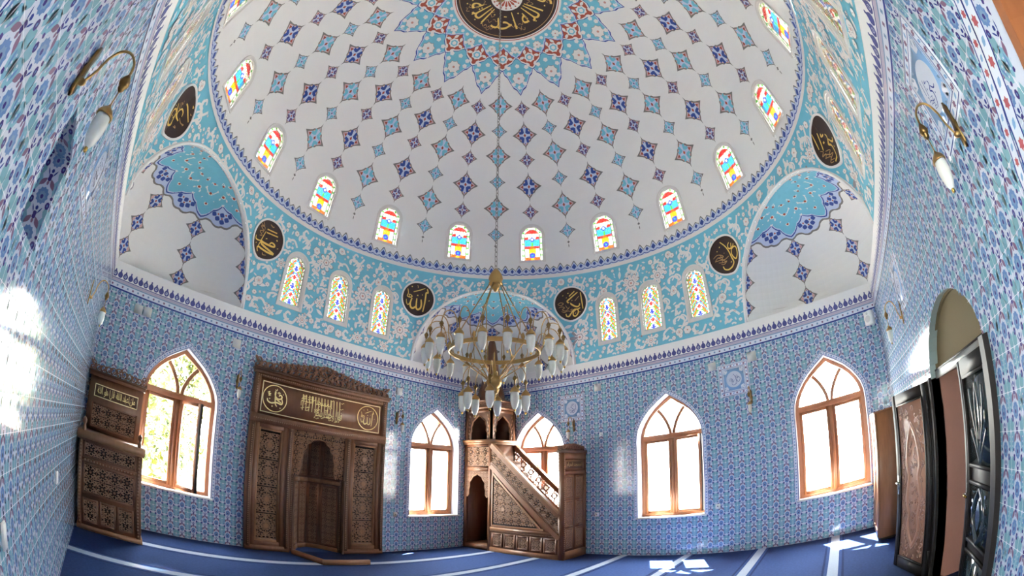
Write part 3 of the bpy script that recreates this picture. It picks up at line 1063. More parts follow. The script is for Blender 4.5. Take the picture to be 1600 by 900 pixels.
capring(lambda a: R(14), lambda a: s1(a) - R(.95), .016, 'turquoise_paint')
capring(lambda a: R(14), lambda a: s2(a) + R(.25), .018, 'blue_paint')
capring(lambda a: R(14), s2, .020, 'floral_white')
capring(lambda a: R(14), lambda a: s2(a) - R(.5), .022, 'rust_paint')
capring(lambda a: R(14), lambda a: s3(a) + R(.25), .024, 'blue_paint')
capring(lambda a: R(14), s3, .026, 'pale_blue_paint')
capring(lambda a: R(14), lambda a: s3(a) - R(.5), .028, 'turquoise_paint')
def cap_at(az, zen):
    return lambda a, b, h=0.0: FDM(az + a / (RD * math.sin(max(zen - b / RD, .05))), PI / 2 - zen + b / RD, h)
for i in range(16):
    az = R(11.25 + 22.5 * i)
    for zen, rr, h in ((R(27.0), .15, .018), (R(17.6), .095, .031)):
        f = cap_at(az, zen)
        mb.fan(f, flower(rr * 1.1, 8, .45, 3), h, 'floral_edge'); mb.fan(f, flower(rr, 8, .45, 3), h + .002, 'floral_white'); mb.fan(f, circle(rr * .2, 6), h + .004, 'floral_centre')
    for (dx, zen) in ((-.21, R(25.4)), (.21, R(25.4)), (0, R(29.9)), (-.13, R(28.8)), (.13, R(28.8)), (-.2, R(23.6)), (.2, R(23.6)), (0, R(23))):
        f = cap_at(az + dx / (RD * math.sin(zen)), zen)
        mb.fan(f, flower(.055, 5, .45, 3), .0185, 'floral_white')
    for (dx, zen) in ((-.17, R(16.2)), (.17, R(16.2)), (-.09, R(18.6)), (.09, R(18.6)), (0, R(15.4))):
        f = cap_at(az + dx / (RD * math.sin(zen)), zen)
        mb.fan(f, flower(.045, 5, .45, 3), .0312, 'floral_white')
    az2 = R(22.5 * i)
    f = cap_at(az2, R(20.7))
    mb.fan(f, flower(.125, 8, .4, 3), .0245, 'floral_white'); mb.fan(f, flower(.085, 6, .4, 3), .0265, 'turquoise_paint'); mb.fan(f, flower(.05, 6, .4, 3), .0285, 'floral_white')
    for (dx, dz, an) in ((-.17, .01, .4), (.17, .01, -.4), (-.08, -.17, 1.9), (.08, -.17, 1.2), (-.07, .15, 1.2), (.07, .15, 1.9)):
        mb.fan(f, almond(.13, .07, an, (dx, dz), 4), .0262, 'floral_white')
capring(lambda a: R(13.6), lambda a: R(15.0), .034, 'floral_white', nr=1)
capring(lambda a: R(14.1), lambda a: R(14.35), .036, 'rust_paint', nr=1)
capring(lambda a: R(4.0), lambda a: R(13.8), .036, 'brown_ground', nr=4)
capring(lambda a: R(12.9), lambda a: R(13.1), .038, 'dull_gold_paint', nr=1)
capring(lambda a: R(0.2), lambda a: R(4.3), .040, 'floral_white', nr=3)
for i in range(16):
    az = R(22.5 * i)
    mb.fan(cap_at(az, R(2.2)), [(-.03, -.03), (0, -.085), (.03, -.03), (.025, .06), (0, .1), (-.025, .06)], .043, 'rust_paint')
    mb.fan(cap_at(az, R(3.6)), circle(.02, 6), .043, 'rust_paint')
DOME_MB = mb

# ---- text and pen strokes
AR = {'\u0627': '\ufe8d\ufe8e', '\u0628': '\ufe8f\ufe90\ufe91\ufe92', '\u062a': '\ufe95\ufe96\ufe97\ufe98', '\u062c': '\ufe9d\ufe9e\ufe9f\ufea0', '\u062d': '\ufea1\ufea2\ufea3\ufea4',
      '\u062e': '\ufea5\ufea6\ufea7\ufea8', '\u062f': '\ufea9\ufeaa', '\u0631': '\ufead\ufeae', '\u0633': '\ufeb1\ufeb2\ufeb3\ufeb4', '\u0634': '\ufeb5\ufeb6\ufeb7\ufeb8', '\u0635': '\ufeb9\ufeba\ufebb\ufebc',
      '\u0636': '\ufebd\ufebe\ufebf\ufec0', '\u0637': '\ufec1\ufec2\ufec3\ufec4', '\u0639': '\ufec9\ufeca\ufecb\ufecc', '\u0641': '\ufed1\ufed2\ufed3\ufed4', '\u0642': '\ufed5\ufed6\ufed7\ufed8', '\u0643': '\ufed9\ufeda\ufedb\ufedc',
      '\u0644': '\ufedd\ufede\ufedf\ufee0', '\u0645': '\ufee1\ufee2\ufee3\ufee4', '\u0646': '\ufee5\ufee6\ufee7\ufee8', '\u0647': '\ufee9\ufeea\ufeeb\ufeec', '\u0648': '\ufeed\ufeee', '\u064a': '\ufef1\ufef2\ufef3\ufef4'}
def shape_arabic(s):
    out = []
    for w in s.split(' '):
        g = ''
        for i, ch in enumerate(w):
            f = AR[ch]
            prev = i > 0 and len(AR[w[i - 1]]) == 4
            nxt = i < len(w) - 1 and len(f) == 4
            g += f[(3 if nxt else 1) if prev else (2 if nxt else 0)]
        out.append(g)
    return ' '.join(out)[::-1]
def text_mesh(s, reverse=True):
    """Outline letters as flat triangles: (vertices 2D, faces), scaled to a box from 0 to 1 in both axes."""
    c = bpy.data.curves.new('lettering', 'FONT')
    c.body = shape_arabic(s) if reverse else s
    c.resolution_u = 2
    o = bpy.data.objects.new('lettering', c)
    COL.objects.link(o)
    bpy.context.view_layer.update()
    dg = bpy.context.evaluated_depsgraph_get()
    me = bpy.data.meshes.new_from_object(o.evaluated_get(dg))
    V = np.array([(v.co.x, v.co.y) for v in me.vertices]); Fs = [tuple(p.vertices) for p in me.polygons]
    bpy.data.objects.remove(o); bpy.data.curves.remove(c); bpy.data.meshes.remove(me)
    if len(V) == 0: return np.zeros((0, 2)), [], 1.0
    lo = V.min(0); hi = np.maximum(V.max(0), V.min(0) + 1e-6)
    return (V - lo) / (hi - lo), Fs, (hi - lo)[0] / (hi - lo)[1]
def put_text(mbx, F, tm, x0, y0, w, h, z, m):
    V, Fs, _ = tm
    if len(V) == 0: return
    mbx.add([F(x0 + a * w, y0 + b * h, z) for a, b in V], Fs, m)
T_DOME = text_mesh('\u0642\u0644 \u0647\u0648 \u0627\u0644\u0644\u0647 \u0627\u062d\u062f \u0627\u0644\u0644\u0647 \u0627\u0644\u0635\u0645\u062f')
V, Fs, _ = T_DOME
def around(a, b, h): return cap(R(45) + PI - 2 * PI * .985 * a, R(12.6) - R(7.6) * b, h)
mb = DOME_MB
if len(V): mb.add([around(a, b, .042) for a, b in V], Fs, 'gold_paint')
rng = random.Random(9)
for i in range(70):
    a = rng.random(); b = rng.uniform(.05, .95)
    c = around(a, b, .0415)
    f = cap_at(R(225) + 2 * PI * a, R(12.2) - R(6.6) * b)
    if i % 2: mb.fan(f, circle(.018, 5), .0412, 'gold_paint')
    else: mb.strip(f, spline([(-.05, .03), (-.02, -.03), (.03, .02), (.06, -.01)], 3), .012, .0412, 'dull_gold_paint')
dome = DOME_MB.build('ceiling')
tag(dome, 'white painted dome with rows of diamond motifs and a central rosette', 'dome', kind='structure')

# ---- stained glass windows of drum and dome
K = 0.30
stained('glass_white', (255, 255, 246), 0.100)
stained('glass_green', (80, 200, 40), 0.068)
stained('glass_yellow', (255, 190, 20), 0.063)
stained('glass_orange', (245, 105, 12), 0.057)
stained('glass_red', (235, 40, 30), 0.057)
stained('glass_blue', (50, 70, 235), 0.057)
stained('glass_cyan', (60, 180, 250), 0.063)
mat('came', (206, 204, 196), 0.7)
def glass_cells(mbx, F, outline, zb, w, nx, ny, zt, colour, h, gap=.16):
    """Coloured panes between plaster cames, clipped to a round-headed opening."""
    cw = 2 * w / nx; chh = (zt - zb) / ny
    for i in range(nx):
        for j in range(ny):
            x0 = -w + i * cw; y0 = zb + j * chh; xc = x0 + cw / 2; yc = y0 + chh / 2
            dy = yc - (zt - w)
            if dy > 0 and math.hypot(xc, dy) > w + cw * .3: continue
            m = colour(i, j, xc, yc)
            a, b = cw * gap / 2, chh * gap / 2
            O = [(x0, y0), (x0 + cw, y0), (x0 + cw, y0 + chh), (x0, y0 + chh)]
            I = [(x0 + a, y0 + b), (x0 + cw - a, y0 + b), (x0 + cw - a, y0 + chh - b), (x0 + a, y0 + chh - b)]
            if m is None:
                mbx.quad(*[F(*p, h) for p in O], 'came'); continue
            for q in range(4):
                r = (q + 1) % 4
                mbx.quad(F(*O[q], h), F(*O[r], h), F(*I[r], h), F(*I[q], h), 'came')
            mbx.quad(*[F(*p, h) for p in I], m)
def drum_colour(zb, zt, w):
    rg = random.Random(2)
    tbl = {}
    def f(i, j, x, y):
        dy = y - (zt - w)
        edge = (w - abs(x)) if dy <= 0 else w - math.hypot(x, dy)
        if edge < .028: return None
        if edge < .062:
            s = (y - zb) if dy <= 0 else (zt - w - zb) + math.atan2(dy, abs(x) + 1e-6) * w
            return 'glass_white' if (s % .085) > .03 else ('glass_green' if (s % .17) > .085 else None)
        ax = abs(x)
        for n, yc in enumerate((zb + .05, zb + .19, zb + .36, zb + .53, zb + .70)):
            if ax / .05 + abs(y - yc) / .062 < 1: return 'glass_blue' if n % 2 == 0 else 'glass_red'
            if ax / .078 + abs(y - yc) / .095 < 1: return 'glass_white'
        ph = (y - zb) / .17
        t = (ax * 9 + ph) % 1
        k = int((ax * 30)) + int((y - zb) * 24)
        return ('glass_orange', 'glass_green', 'glass_cyan', 'glass_white', 'glass_cyan', 'glass_orange', 'glass_white', 'glass_blue')[(k * 3 + int(t * 3)) % 8]
    return f
def dome_colour(zb, zt, w):
    def f(i, j, x, y):
        dy = y - (zt - w)
        edge = (w - abs(x)) if dy <= 0 else w - math.hypot(x, dy)
        if edge < .016: return None
        if edge < .060:
            s = (y - zb) if dy <= 0 else (zt - w - zb) + math.atan2(dy, abs(x) + 1e-6) * w
            return 'glass_white' if (s % .14) < .095 else 'glass_green'
        if edge < .078: return None
        ax = abs(x); v = (y - zb) / (zt - zb)
        if math.hypot(x, (y - zb - .50)) < .026: return 'glass_white'
        if math.hypot(x, (y - zb - .50)) < .055: return 'glass_blue'
        if math.hypot(x, (y - zb - .12)) < .026: return 'glass_cyan'
        if math.hypot(x, (y - zb - .12)) < .062: return 'glass_blue'
        if v > .80: return 'glass_red'
        if v > .62: return 'glass_red' if ax > .08 and v < .7 else ('glass_yellow' if (i + j) % 3 == 0 else ('glass_cyan' if (i * 2 + j) % 5 == 0 else 'glass_white'))
        if v > .42: return 'glass_green' if ax < .03 else 'glass_cyan'
        if v > .34: return 'glass_orange' if ax < .05 else 'glass_red'
        if v > .10: return 'glass_yellow' if ax < .09 else 'glass_white'
        return 'glass_orange' if ax > .05 else 'glass_yellow'
    return f
WORD = ['first', 'second', 'third', 'fourth', 'fifth', 'sixth', 'seventh', 'eighth', 'ninth', 'tenth', 'eleventh', 'twelfth', 'thirteenth', 'fourteenth', 'fifteenth', 'sixteenth']
def ring_frame(mbx, F, outer, inner, h0, h1, m):
    n = len(outer)
    for i in range(n):
        j = (i + 1) % n
        mbx.quad(F(*outer[i], h1), F(*outer[j], h1), F(*inner[j], h1), F(*inner[i], h1), m)
        mbx.quad(F(*outer[i], h0), F(*outer[j], h0), F(*outer[j], h1), F(*outer[i], h1), m)
        mbx.quad(F(*inner[i], h0), F(*inner[j], h0), F(*inner[j], h1), F(*inner[i], h1), m)
wn = 1
DRUM_NAME = {'wall_back_left': 'above the wooden prayer niche', 'wall_back_right': 'above the tiled wall with three windows',
             'wall_left': 'high on the far left wall', 'wall_right': 'high above the doorway wall'}
for wname, ax in AX.items():
    order = list(DRUM_U) if wname in ('wall_back_left', 'wall_left') else list(reversed(DRUM_U))
    if wname == 'wall_right': order = list(reversed(DRUM_U))
    for q, uc in enumerate(sorted(DRUM_U, reverse=(wname in ('wall_back_right',)))):
        pass
    # phi grows to the left seen from inside, so the largest phi is leftmost
    for q, uc in enumerate([-1.0, 0.0, 1.0] if wname == 'wall_back_left' else [1.0, 0.0, -1.0]):
        # wall-local u runs opposite to phi on the back left and right walls
        up = -uc if wname in ('wall_back_left',) else uc
        Fl = drum_local(ax, up)
        base = FD(ax + math.atan(up / A), 4.33, 0)
        root = empty('window_%d' % wn, base); wn += 1
        m1 = MB(); ring_frame(m1, Fl, round_top(.265, 4.33, 5.44, 16), round_top(.225, 4.36, 5.40, 16), 0, .022, 'window_plaster')
        ring_frame(m1, Fl, round_top(.225, 4.36, 5.40, 16), round_top(.206, 4.41, 5.35, 16), 0, .010, 'window_plaster')
        fo = m1.build('window_frame', root, loc=base); fo.location = (0, 0, 0)
        m2 = MB(); glass_cells(m2, Fl, None, 4.41, .205, 16, 36, 5.35, drum_colour(4.41, 5.35, .205), -.015)
        go = m2.build('stained_glass', root, loc=base); go.location = (0, 0, 0)
        tag(root, '%s of the three round headed stained glass windows %s' % (('leftmost', 'middle one', 'rightmost')[q], DRUM_NAME[wname]), 'window',
            'stained glass windows of the drum', 'structure')
m1 = None
frame_me = glass_me = None
for i in range(16):
    az = WAZ[i]
    f = dome_at(az, EL0)
    base = FDM(az, EL0)
    root = empty('window_%d' % wn, base, az); wn += 1
    if frame_me is None:
        ca, sa = math.cos(-az), math.sin(-az)
        def floc(a, b, h=0.0):
            p = f(a, b, h) - base
            return np.array((p[0] * ca - p[1] * sa, p[0] * sa + p[1] * ca, p[2]))
        m1 = MB(); ring_frame(m1, floc, round_top(.30, -.055, .87, 16), round_top(.272, -.03, .835, 16), 0, .018, 'window_plaster')
        ring_frame(m1, floc, round_top(.272, -.03, .835, 16), round_top(.246, 0, .80, 16), 0, .008, 'window_plaster')
        fo = m1.build('window_frame', root); frame_me = fo.data
        m2 = MB(); glass_cells(m2, floc, None, 0, .245, 24, 40, .80, dome_colour(0, .80, .245), -.012, .10)
        go = m2.build('stained_glass', root); glass_me = go.data
    else:
        for nm, me in (('window_frame', frame_me), ('stained_glass', glass_me)):
            o = bpy.data.objects.new(nm, me); COL.objects.link(o); o.parent = root
    # seen from the room's near corner, the windows count from left to right with falling azimuth
    k = int(round((R(168.75) - az) / R(22.5))) % 16
    tag(root, '%s small stained glass window from the left round the foot of the dome' % WORD[k] if k < 12 else 'small stained glass window round the foot of the dome behind the camera', 'window', 'stained glass windows of the dome' if k < 12 else 'dome windows behind the camera', 'structure')

# ================================================================== WINDOWS, DOORS, OUTSIDE
def ribbon(mbx, F, pts, w, h0, h1, m, close=False):          # a bar of width w and real thickness along a 2D line
    P = [Vector((p[0], p[1])) for p in pts]
    n = len(P); L = []; Rr = []
    for i, p in enumerate(P):
        a = P[i - 1] if (i > 0 or close) else P[0]
        b = P[(i + 1) % n] if (i < n - 1 or close) else P[-1]
        d = (b - a)
        if d.length < 1e-9: d = Vector((1, 0))
        d.normalize(); q = Vector((-d.y, d.x)) * (w / 2)
        L.append(p + q); Rr.append(p - q)
    k = n if close else n - 1
    for i in range(k):
        j = (i + 1) % n
        mbx.quad(F(*L[i], h1), F(*L[j], h1), F(*Rr[j], h1), F(*Rr[i], h1), m)
        mbx.quad(F(*L[i], h0), F(*L[j], h0), F(*Rr[j], h0), F(*Rr[i], h0), m)
        mbx.quad(F(*L[i], h0), F(*L[j], h0), F(*L[j], h1), F(*L[i], h1), m)
        mbx.quad(F(*Rr[i], h0), F(*Rr[j], h0), F(*Rr[j], h1), F(*Rr[i], h1), m)
    if not close:
        for i in (0, n - 1):
            mbx.quad(F(*L[i], h0), F(*Rr[i], h0), F(*Rr[i], h1), F(*L[i], h1), m)
def fbox(mbx, F, x0, x1, y0, y1, h0, h1, m):                  # box in a wall's own axes
    v = [F(x, y, h) for h in (h0, h1) for x, y in ((x0, y0), (x1, y0), (x1, y1), (x0, y1))]
    mbx.add(v, [(0, 3, 2, 1), (4, 5, 6, 7), (0, 1, 5, 4), (1, 2, 6, 5), (2, 3, 7, 6), (3, 0, 4, 7)], m)
def rect_frame(mbx, F, x0, x1, y0, y1, w, h0, h1, m, wb=None):
    wb = w if wb is None else wb
    fbox(mbx, F, x0, x0 + w, y0, y1, h0, h1, m); fbox(mbx, F, x1 - w, x1, y0, y1, h0, h1, m)
    fbox(mbx, F, x0 + w, x1 - w, y0, y0 + wb, h0, h1, m); fbox(mbx, F, x0 + w, x1 - w, y1 - wb, y1, h0, h1, m)

def clear_glass(name, tint, f):
    m = bpy.data.materials.new(name); m.use_nodes = True
    nt = m.node_tree; nt.nodes.clear()
    o = nt.nodes.new('ShaderNodeOutputMaterial'); t = nt.nodes.new('ShaderNodeBsdfTransparent'); g = nt.nodes.new('ShaderNodeBsdfGlossy')
    t.inputs[0].default_value = srgb(*tint); g.inputs['Roughness'].default_value = 0.02
    x = nt.nodes.new('ShaderNodeMixShader'); x.inputs[0].default_value = f
    nt.links.new(t.outputs[0], x.inputs[1]); nt.links.new(g.outputs[0], x.inputs[2]); nt.links.new(x.outputs[0], o.inputs[0])
    MATS[name] = m
clear_glass('pane_glass', (250, 252, 252), 0.05)
WLAB = {('wall_back_left', 0): ('pointed wooden window with an open sash beside the dark carved preaching chair', 'left'),
        ('wall_back_left', 1): ('pointed wooden window between the prayer niche and the stepped pulpit', ''),
        ('wall_back_right', 0): ('pointed wooden window half hidden behind the stepped pulpit', ''),
        ('wall_back_right', 1): ('pointed wooden window in the middle of the wall right of the stepped pulpit', 'ajar'),
        ('wall_back_right', 2): ('pointed wooden window nearest the brown wardrobe', ''),
        ('wall_left', 0): ('pointed wooden window added out of view in the left wall to brighten the room', ''),
        ('wall_right', 0): ('pointed wooden window at the upper right edge of the photo', '')}
for (wname, wi), (lab, kind) in WLAB.items():
    uc = WIN[wname][wi]
    W = WF[wname]
    F = lambda a, b, h=0.0, W=W, uc=uc: W(uc + a, b, h)
    base = np.array(W(uc, 0.76, -0.24))
    root = empty('window_%d' % wn, base); wn += 1
    tag(root, lab, 'window', kind='structure')
    D0, D1 = (-0.30, -0.20) if wname != 'wall_right' else (-0.16, 0.012)
    S = 1 if wname != 'wall_back_left' else 1
    m1 = MB()
    out = ogee_outline(0, 0.0); inn = ogee_outline(0, -0.065, 0.82)
    for i in range(len(out)):
        j = (i + 1) % len(out)
        m1.quad(F(*out[i], D1), F(*out[j], D1), F(*inn[j], D1), F(*inn[i], D1), 'frame_wood')
        m1.quad(F(*out[i], D0), F(*out[j], D0), F(*inn[j], D0), F(*inn[i], D0), 'frame_wood')
        m1.quad(F(*inn[i], D0), F(*inn[j], D0), F(*inn[j], D1), F(*inn[i], D1), 'frame_wood')
    fbox(m1, F, -.60, .60, 2.26, 2.36, D0 + .01, D1 + .012, 'frame_wood')
    o = m1.build('window_frame', root, loc=base); o.location = (0, 0, 0)
    m1 = MB(); fbox(m1, F, -.035, .035, .80, 2.28, D0 + .01, D1 + .005, 'frame_wood')
    o = m1.build('mullion', root, loc=base); o.location = (0, 0, 0)
    for s in (-1, 1):
        m1 = MB()
        ribbon(m1, F, bez((s * .035, 2.36), (s * .05, 2.50), (s * .13, 2.68), (s * .27, 2.83), 8), .06, D0 + .01, D1, 'frame_wood')
        o = m1.build('tracery_bar', root, loc=base); o.location = (0, 0, 0)
    m1 = MB()                                                  # fanlight glass
    top = [(x, z) for x, z in inn if z >= 2.30]
    m1.add([F(-.60, 2.34, -.245)] + [F(x, z, -.245) for x, z in reversed(top)] + [F(.60, 2.34, -.245)], [tuple(range(len(top) + 2))], 'pane_glass')
    o = m1.build('fanlight_glass', root, loc=base); o.location = (0, 0, 0)
    for s in (-1, 1):
        x0, x1 = (-.59, -.035) if s < 0 else (.035, .59)
        opened = (kind == 'left' and s == 1) or (kind == 'ajar' and s == -1)
        # sash local frame hinged at the mullion or the jamb
        if opened and kind == 'left':
            hx = .05; an = math.radians(52); wdt = .50
            Fs_ = lambda a, b, h=0.0, F=F, hx=hx, an=an: F(hx + a * math.cos(an) - h * math.sin(an), b, -.215 + a * math.sin(an) + h * math.cos(an))
            X0, X1 = 0, wdt
        elif opened:
            hx = -.04; an = math.radians(7)
            Fs_ = lambda a, b, h=0.0, F=F, hx=hx, an=an: F(hx - a * math.cos(an) + h * math.sin(an), b, -.205 + a * math.sin(an) + h * math.cos(an))
            X0, X1 = 0, .55
        else:
            Fs_ = lambda a, b, h=0.0, F=F: F(a, b, h - .235)
            X0, X1 = x0, x1
        m1 = MB(); rect_frame(m1, Fs_, X0, X1, .815, 2.265, .055, -.025, .03, 'frame_wood')
        if opened: fbox(m1, Fs_, X1 - .004 if kind == 'left' else X1 - .004, X1 + .012, .815, 2.265, -.025, .03, 'frame_dark')
        sash = m1.build('sash', root, loc=base); sash.location = (0, 0, 0)
        m1 = MB(); m1.quad(Fs_(X0 + .05, .865), Fs_(X1 - .05, .865), Fs_(X1 - .05, 2.215), Fs_(X0 + .05, 2.215), 'pane_glass')
        o = m1.build('pane', sash, loc=base); o.location = (0, 0, 0)
    m1 = MB(); fbox(m1, F, -.69, .69, .735, .765, -.20, .02, 'sill_marble')
    o = m1.build('window_sill', root, loc=base); o.location = (0, 0, 0)

# ---- double door in the right wall
mat('door_black', (34, 30, 29), 0.5, spec=0.22, noise=0.15, nscale=6)
mat('door_green', (40, 54, 58), 0.12, spec=0.7, coat=0.6)
mat('door_tan', (172, 128, 106), 0.4, noise=0.15, nscale=8)
mat('door_carving', (150, 114, 98), 0.35)
mat('steel', (200, 196, 186), 0.25, metal=1.0)
mat('brass', (196, 160, 84), 0.22, metal=1.0)
mat('transom_grey', (150, 152, 150), 0.4)
mat('tympanum', (120, 108, 82), 0.8, spec=0.05)
W = WF['wall_right']
m1 = MB()
ribbon(m1, W, [(-.965, 0), (-.965, 2.02)], .09, -.06, .045, 'door_black')
ribbon(m1, W, [(-.905, 0), (-.905, 2.02)], .05, -.12, .030, 'door_black')
ribbon(m1, W, [(.925, 0), (.925, 2.0)], .09, -.06, .03, 'door_black')
o = m1.build('trim_1'); tag(o, 'black moulded casing at the sides of the doorway', 'door casing', kind='structure')
m1 = MB()
fbox(m1, W, -.92, .88, 2.035, 2.05, -.10, -.055, 'door_black')
fbox(m1, W, -.92, .88, 1.965, 2.035, -.12, -.06, 'transom_grey')
nA = 20
arc = [(-.02 + .90 * math.cos(PI * i / nA), 2.05 + .46 * math.sin(PI * i / nA)) for i in range(nA + 1)]
m1.add([W(x, z, -.10) for x, z in arc], [tuple(range(nA + 1))], 'tympanum')
ribbon(m1, W, arc, .03, -.11, -.07, 'tympanum')
o = m1.build('window_%d' % wn); wn += 1
tag(o, 'arched beige panel over the double door', 'fanlight', kind='structure')
def door_leaf(name, Fd, w, label, face):
    base = Fd(0, 0, 0)
    root = empty(name, base); tag(root, label, 'door', kind='structure')
    def fin(mbx, nm, par=root):
        o = mbx.build(nm, par, loc=base); o.location = (0, 0, 0); return o
    m1 = MB(); fbox(m1, Fd, 0, w, .005, 1.985, -.045, 0, 'door_black')
    rect_frame(m1, Fd, 0, w, .005, 1.985, .105 if face == 'tan' else .075, 0, .016, 'door_black', .12)
    rect_frame(m1, Fd, .105, w - .105, .13, 1.87, .018, 0, .024, 'door_black')
    fin(m1, 'leaf')
    rg = random.Random(5)
    if face == 'tan':
        m1 = MB(); fbox(m1, Fd, .12, w - .12, .145, 1.86, 0, .006, 'door_tan')
        c = w / 2
        side = [(0, 1.62), (.09, 1.50), (.14, 1.36), (.17, 1.20), (.12, 1.08), (.15, .95), (.17, .80), (.12, .66), (.14, .54), (.10, .42), (0, .30)]
        loop = spline([(c + x, z) for x, z in side], 4); loop2 = [(2 * c - x, z) for x, z in loop]
        for L in (loop, loop2):
            m1.strip(Fd, L, .055, .006, 'door_tan', ridge=.014)
        for L in (spline([(c + x * 1.45, z * 1.05 - .05) for x, z in side], 3), spline([(c - x * 1.45, z * 1.05 - .05) for x, z in side], 3)):
            m1.strip(Fd, L, .018, .006, 'door_carving', ridge=.008)
        fin(m1, 'carved_panel')
        m1 = MB()
        for k in range(210):
            z = rg.uniform(.18, 1.83); x = rg.uniform(-.29, .29)
            hw = np.interp(z, [.30, .42, .54, .66, .80, .95, 1.08, 1.20, 1.36, 1.50, 1.62], [0, .10, .14, .12, .17, .15, .12, .17, .14, .09, 0]) if .30 < z < 1.62 else 0
            if abs(abs(x) - hw) < .04: continue
            a = rg.uniform(0, 6.28); l = rg.uniform(.02, .045)
            m1.strip(Fd, spline([(c + x + l * math.cos(a + t) * (1 - t / 9), z + l * math.sin(a + t) * (1 - t / 9)) for t in (0, 1.1, 2.2, 3.3, 4.4)], 2), .012, .006, 'door_carving', ridge=.008)
            if k % 4 == 0: m1.prism(Fd, flower(.018, 6, .4, 2, (c + x, z)), .006, .016, 'door_tan')
        fin(m1, 'carved_relief')
    else:
        for (z0, z1, kd) in ((1.22, 1.86, 'a'), (.66, 1.10, 'b'), (.14, .58, 'a')):
            m1 = MB(); fbox(m1, Fd, .10, w - .10, z0, z1, 0, .008, 'door_green')
            rect_frame(m1, Fd, .09, w - .09, z0 - .01, z1 + .01, .022, 0, .020, 'door_black')
            c = w / 2; h = z1 - z0
            if kd == 'a':
                for s in (-1, 1):
                    m1.strip(Fd, spline([(c, z0 + .03), (c + s * .09, z0 + h * .22), (c + s * .20, z0 + h * .40)], 5), .022, .008, 'door_green', ridge=.012)
                    m1.strip(Fd, spline([(c, z0 + .03), (c + s * .05, z0 + h * .3), (c + s * .13, z0 + h * .55), (c + s * .17, z0 + h * .85)], 5), .022, .008, 'door_green', ridge=.012)
                    m1.strip(Fd, spline([(c + s * .02, z0 + h * .3), (c + s * .05, z0 + h * .6), (c, z0 + h * .9)], 5), .020, .008, 'door_green', ridge=.012)
            else:
                for s in (-1, 1):
                    m1.strip(Fd, spline([(c, z0 + h * .06), (c + s * .12, z0 + h * .28), (c + s * .17, z0 + h * .5), (c + s * .12, z0 + h * .72), (c, z0 + h * .94)], 5), .05, .008, 'door_green', ridge=.018)
                    for q in range(6):
                        t = .15 + .14 * q
                        m1.prism(Fd, circle(.014, 8, (c + s * (.20 - .1 * abs(t - .5)), z0 + h * t)), .008, .020, 'door_green')
                m1.prism(Fd, almond(h * .5, .12, PI / 2, (c, z0 + h / 2)), .008, .022, 'door_green')
            fin(m1, 'door_panel')
    m1 = MB()
    ex = w - .05
    m1.tube([Fd(ex, 1.0, .0), Fd(ex, 1.0, .055)], .010, 'steel', 8)
    m1.tube([Fd(ex, 1.0, .05), Fd(ex - .05, 1.0, .058), Fd(ex - .11, .995, .052)], .009, 'brass' if face != 'tan' else 'steel', 8)
    fbox(m1, Fd, ex - .02, ex + .02, .86, 1.08, .0, .018, 'steel' if face == 'tan' else 'door_black')
    fin(m1, 'door_handle')
    for z in (.25, 1.0, 1.75):
        m1 = MB(); m1.tube([Fd(.0, z - .06, .01), Fd(.0, z + .06, .01)], .014, 'door_black', 8); fin(m1, 'hinge')
    return root
hx, hy = 0.98, -4.255; ox, oy = 1.86, -3.985
dl = math.hypot(ox - hx, oy - hy); ux, uy = (ox - hx) / dl, (oy - hy) / dl
F1 = frame((hx, hy, 0), (ux, uy, 0), (0, 0, 1), (-uy, ux, 0))
door_leaf('door_1', F1, dl, 'open black door leaf with a carved tan panel', 'tan')
F2 = frame((-.88, -4.335, 0), (1, -.02, 0), (0, 0, 1), (.02, 1, 0))
door_leaf('door_2', F2, .84, 'dark green glossy door leaf with three carved panels, still closed', 'green')

# ---- porch beyond the doorway, ground and trees outside
mat('porch_wall', (140, 98, 82), 0.7, noise=0.08, nscale=2)
mat('porch_ceiling', (190, 170, 130), 0.8)
m1 = MB()
m1.box((-8, -7.4, -.12), (6, -4.7, -.001), 'carpet')
o = m1.build('floor_porch'); tag(o, 'blue carpet floor of the porch beyond the doorway', 'floor', kind='structure')
m1 = MB(); m1.box((-8, -7.6, -.12), (6, -7.4, 3.4), 'porch_wall'); m1.box((5.8, -7.4, -.12), (6, -4.7, 3.4), 'porch_wall'); m1.box((-8.2, -7.4, -.12), (-8, -5.9, 3.4), 'porch_wall'); m1.box((-8.2, -5.9, 2.1), (-8, -4.7, 3.4), 'porch_wall')  # unseen end walls added to shut out daylight and keep the porch dim
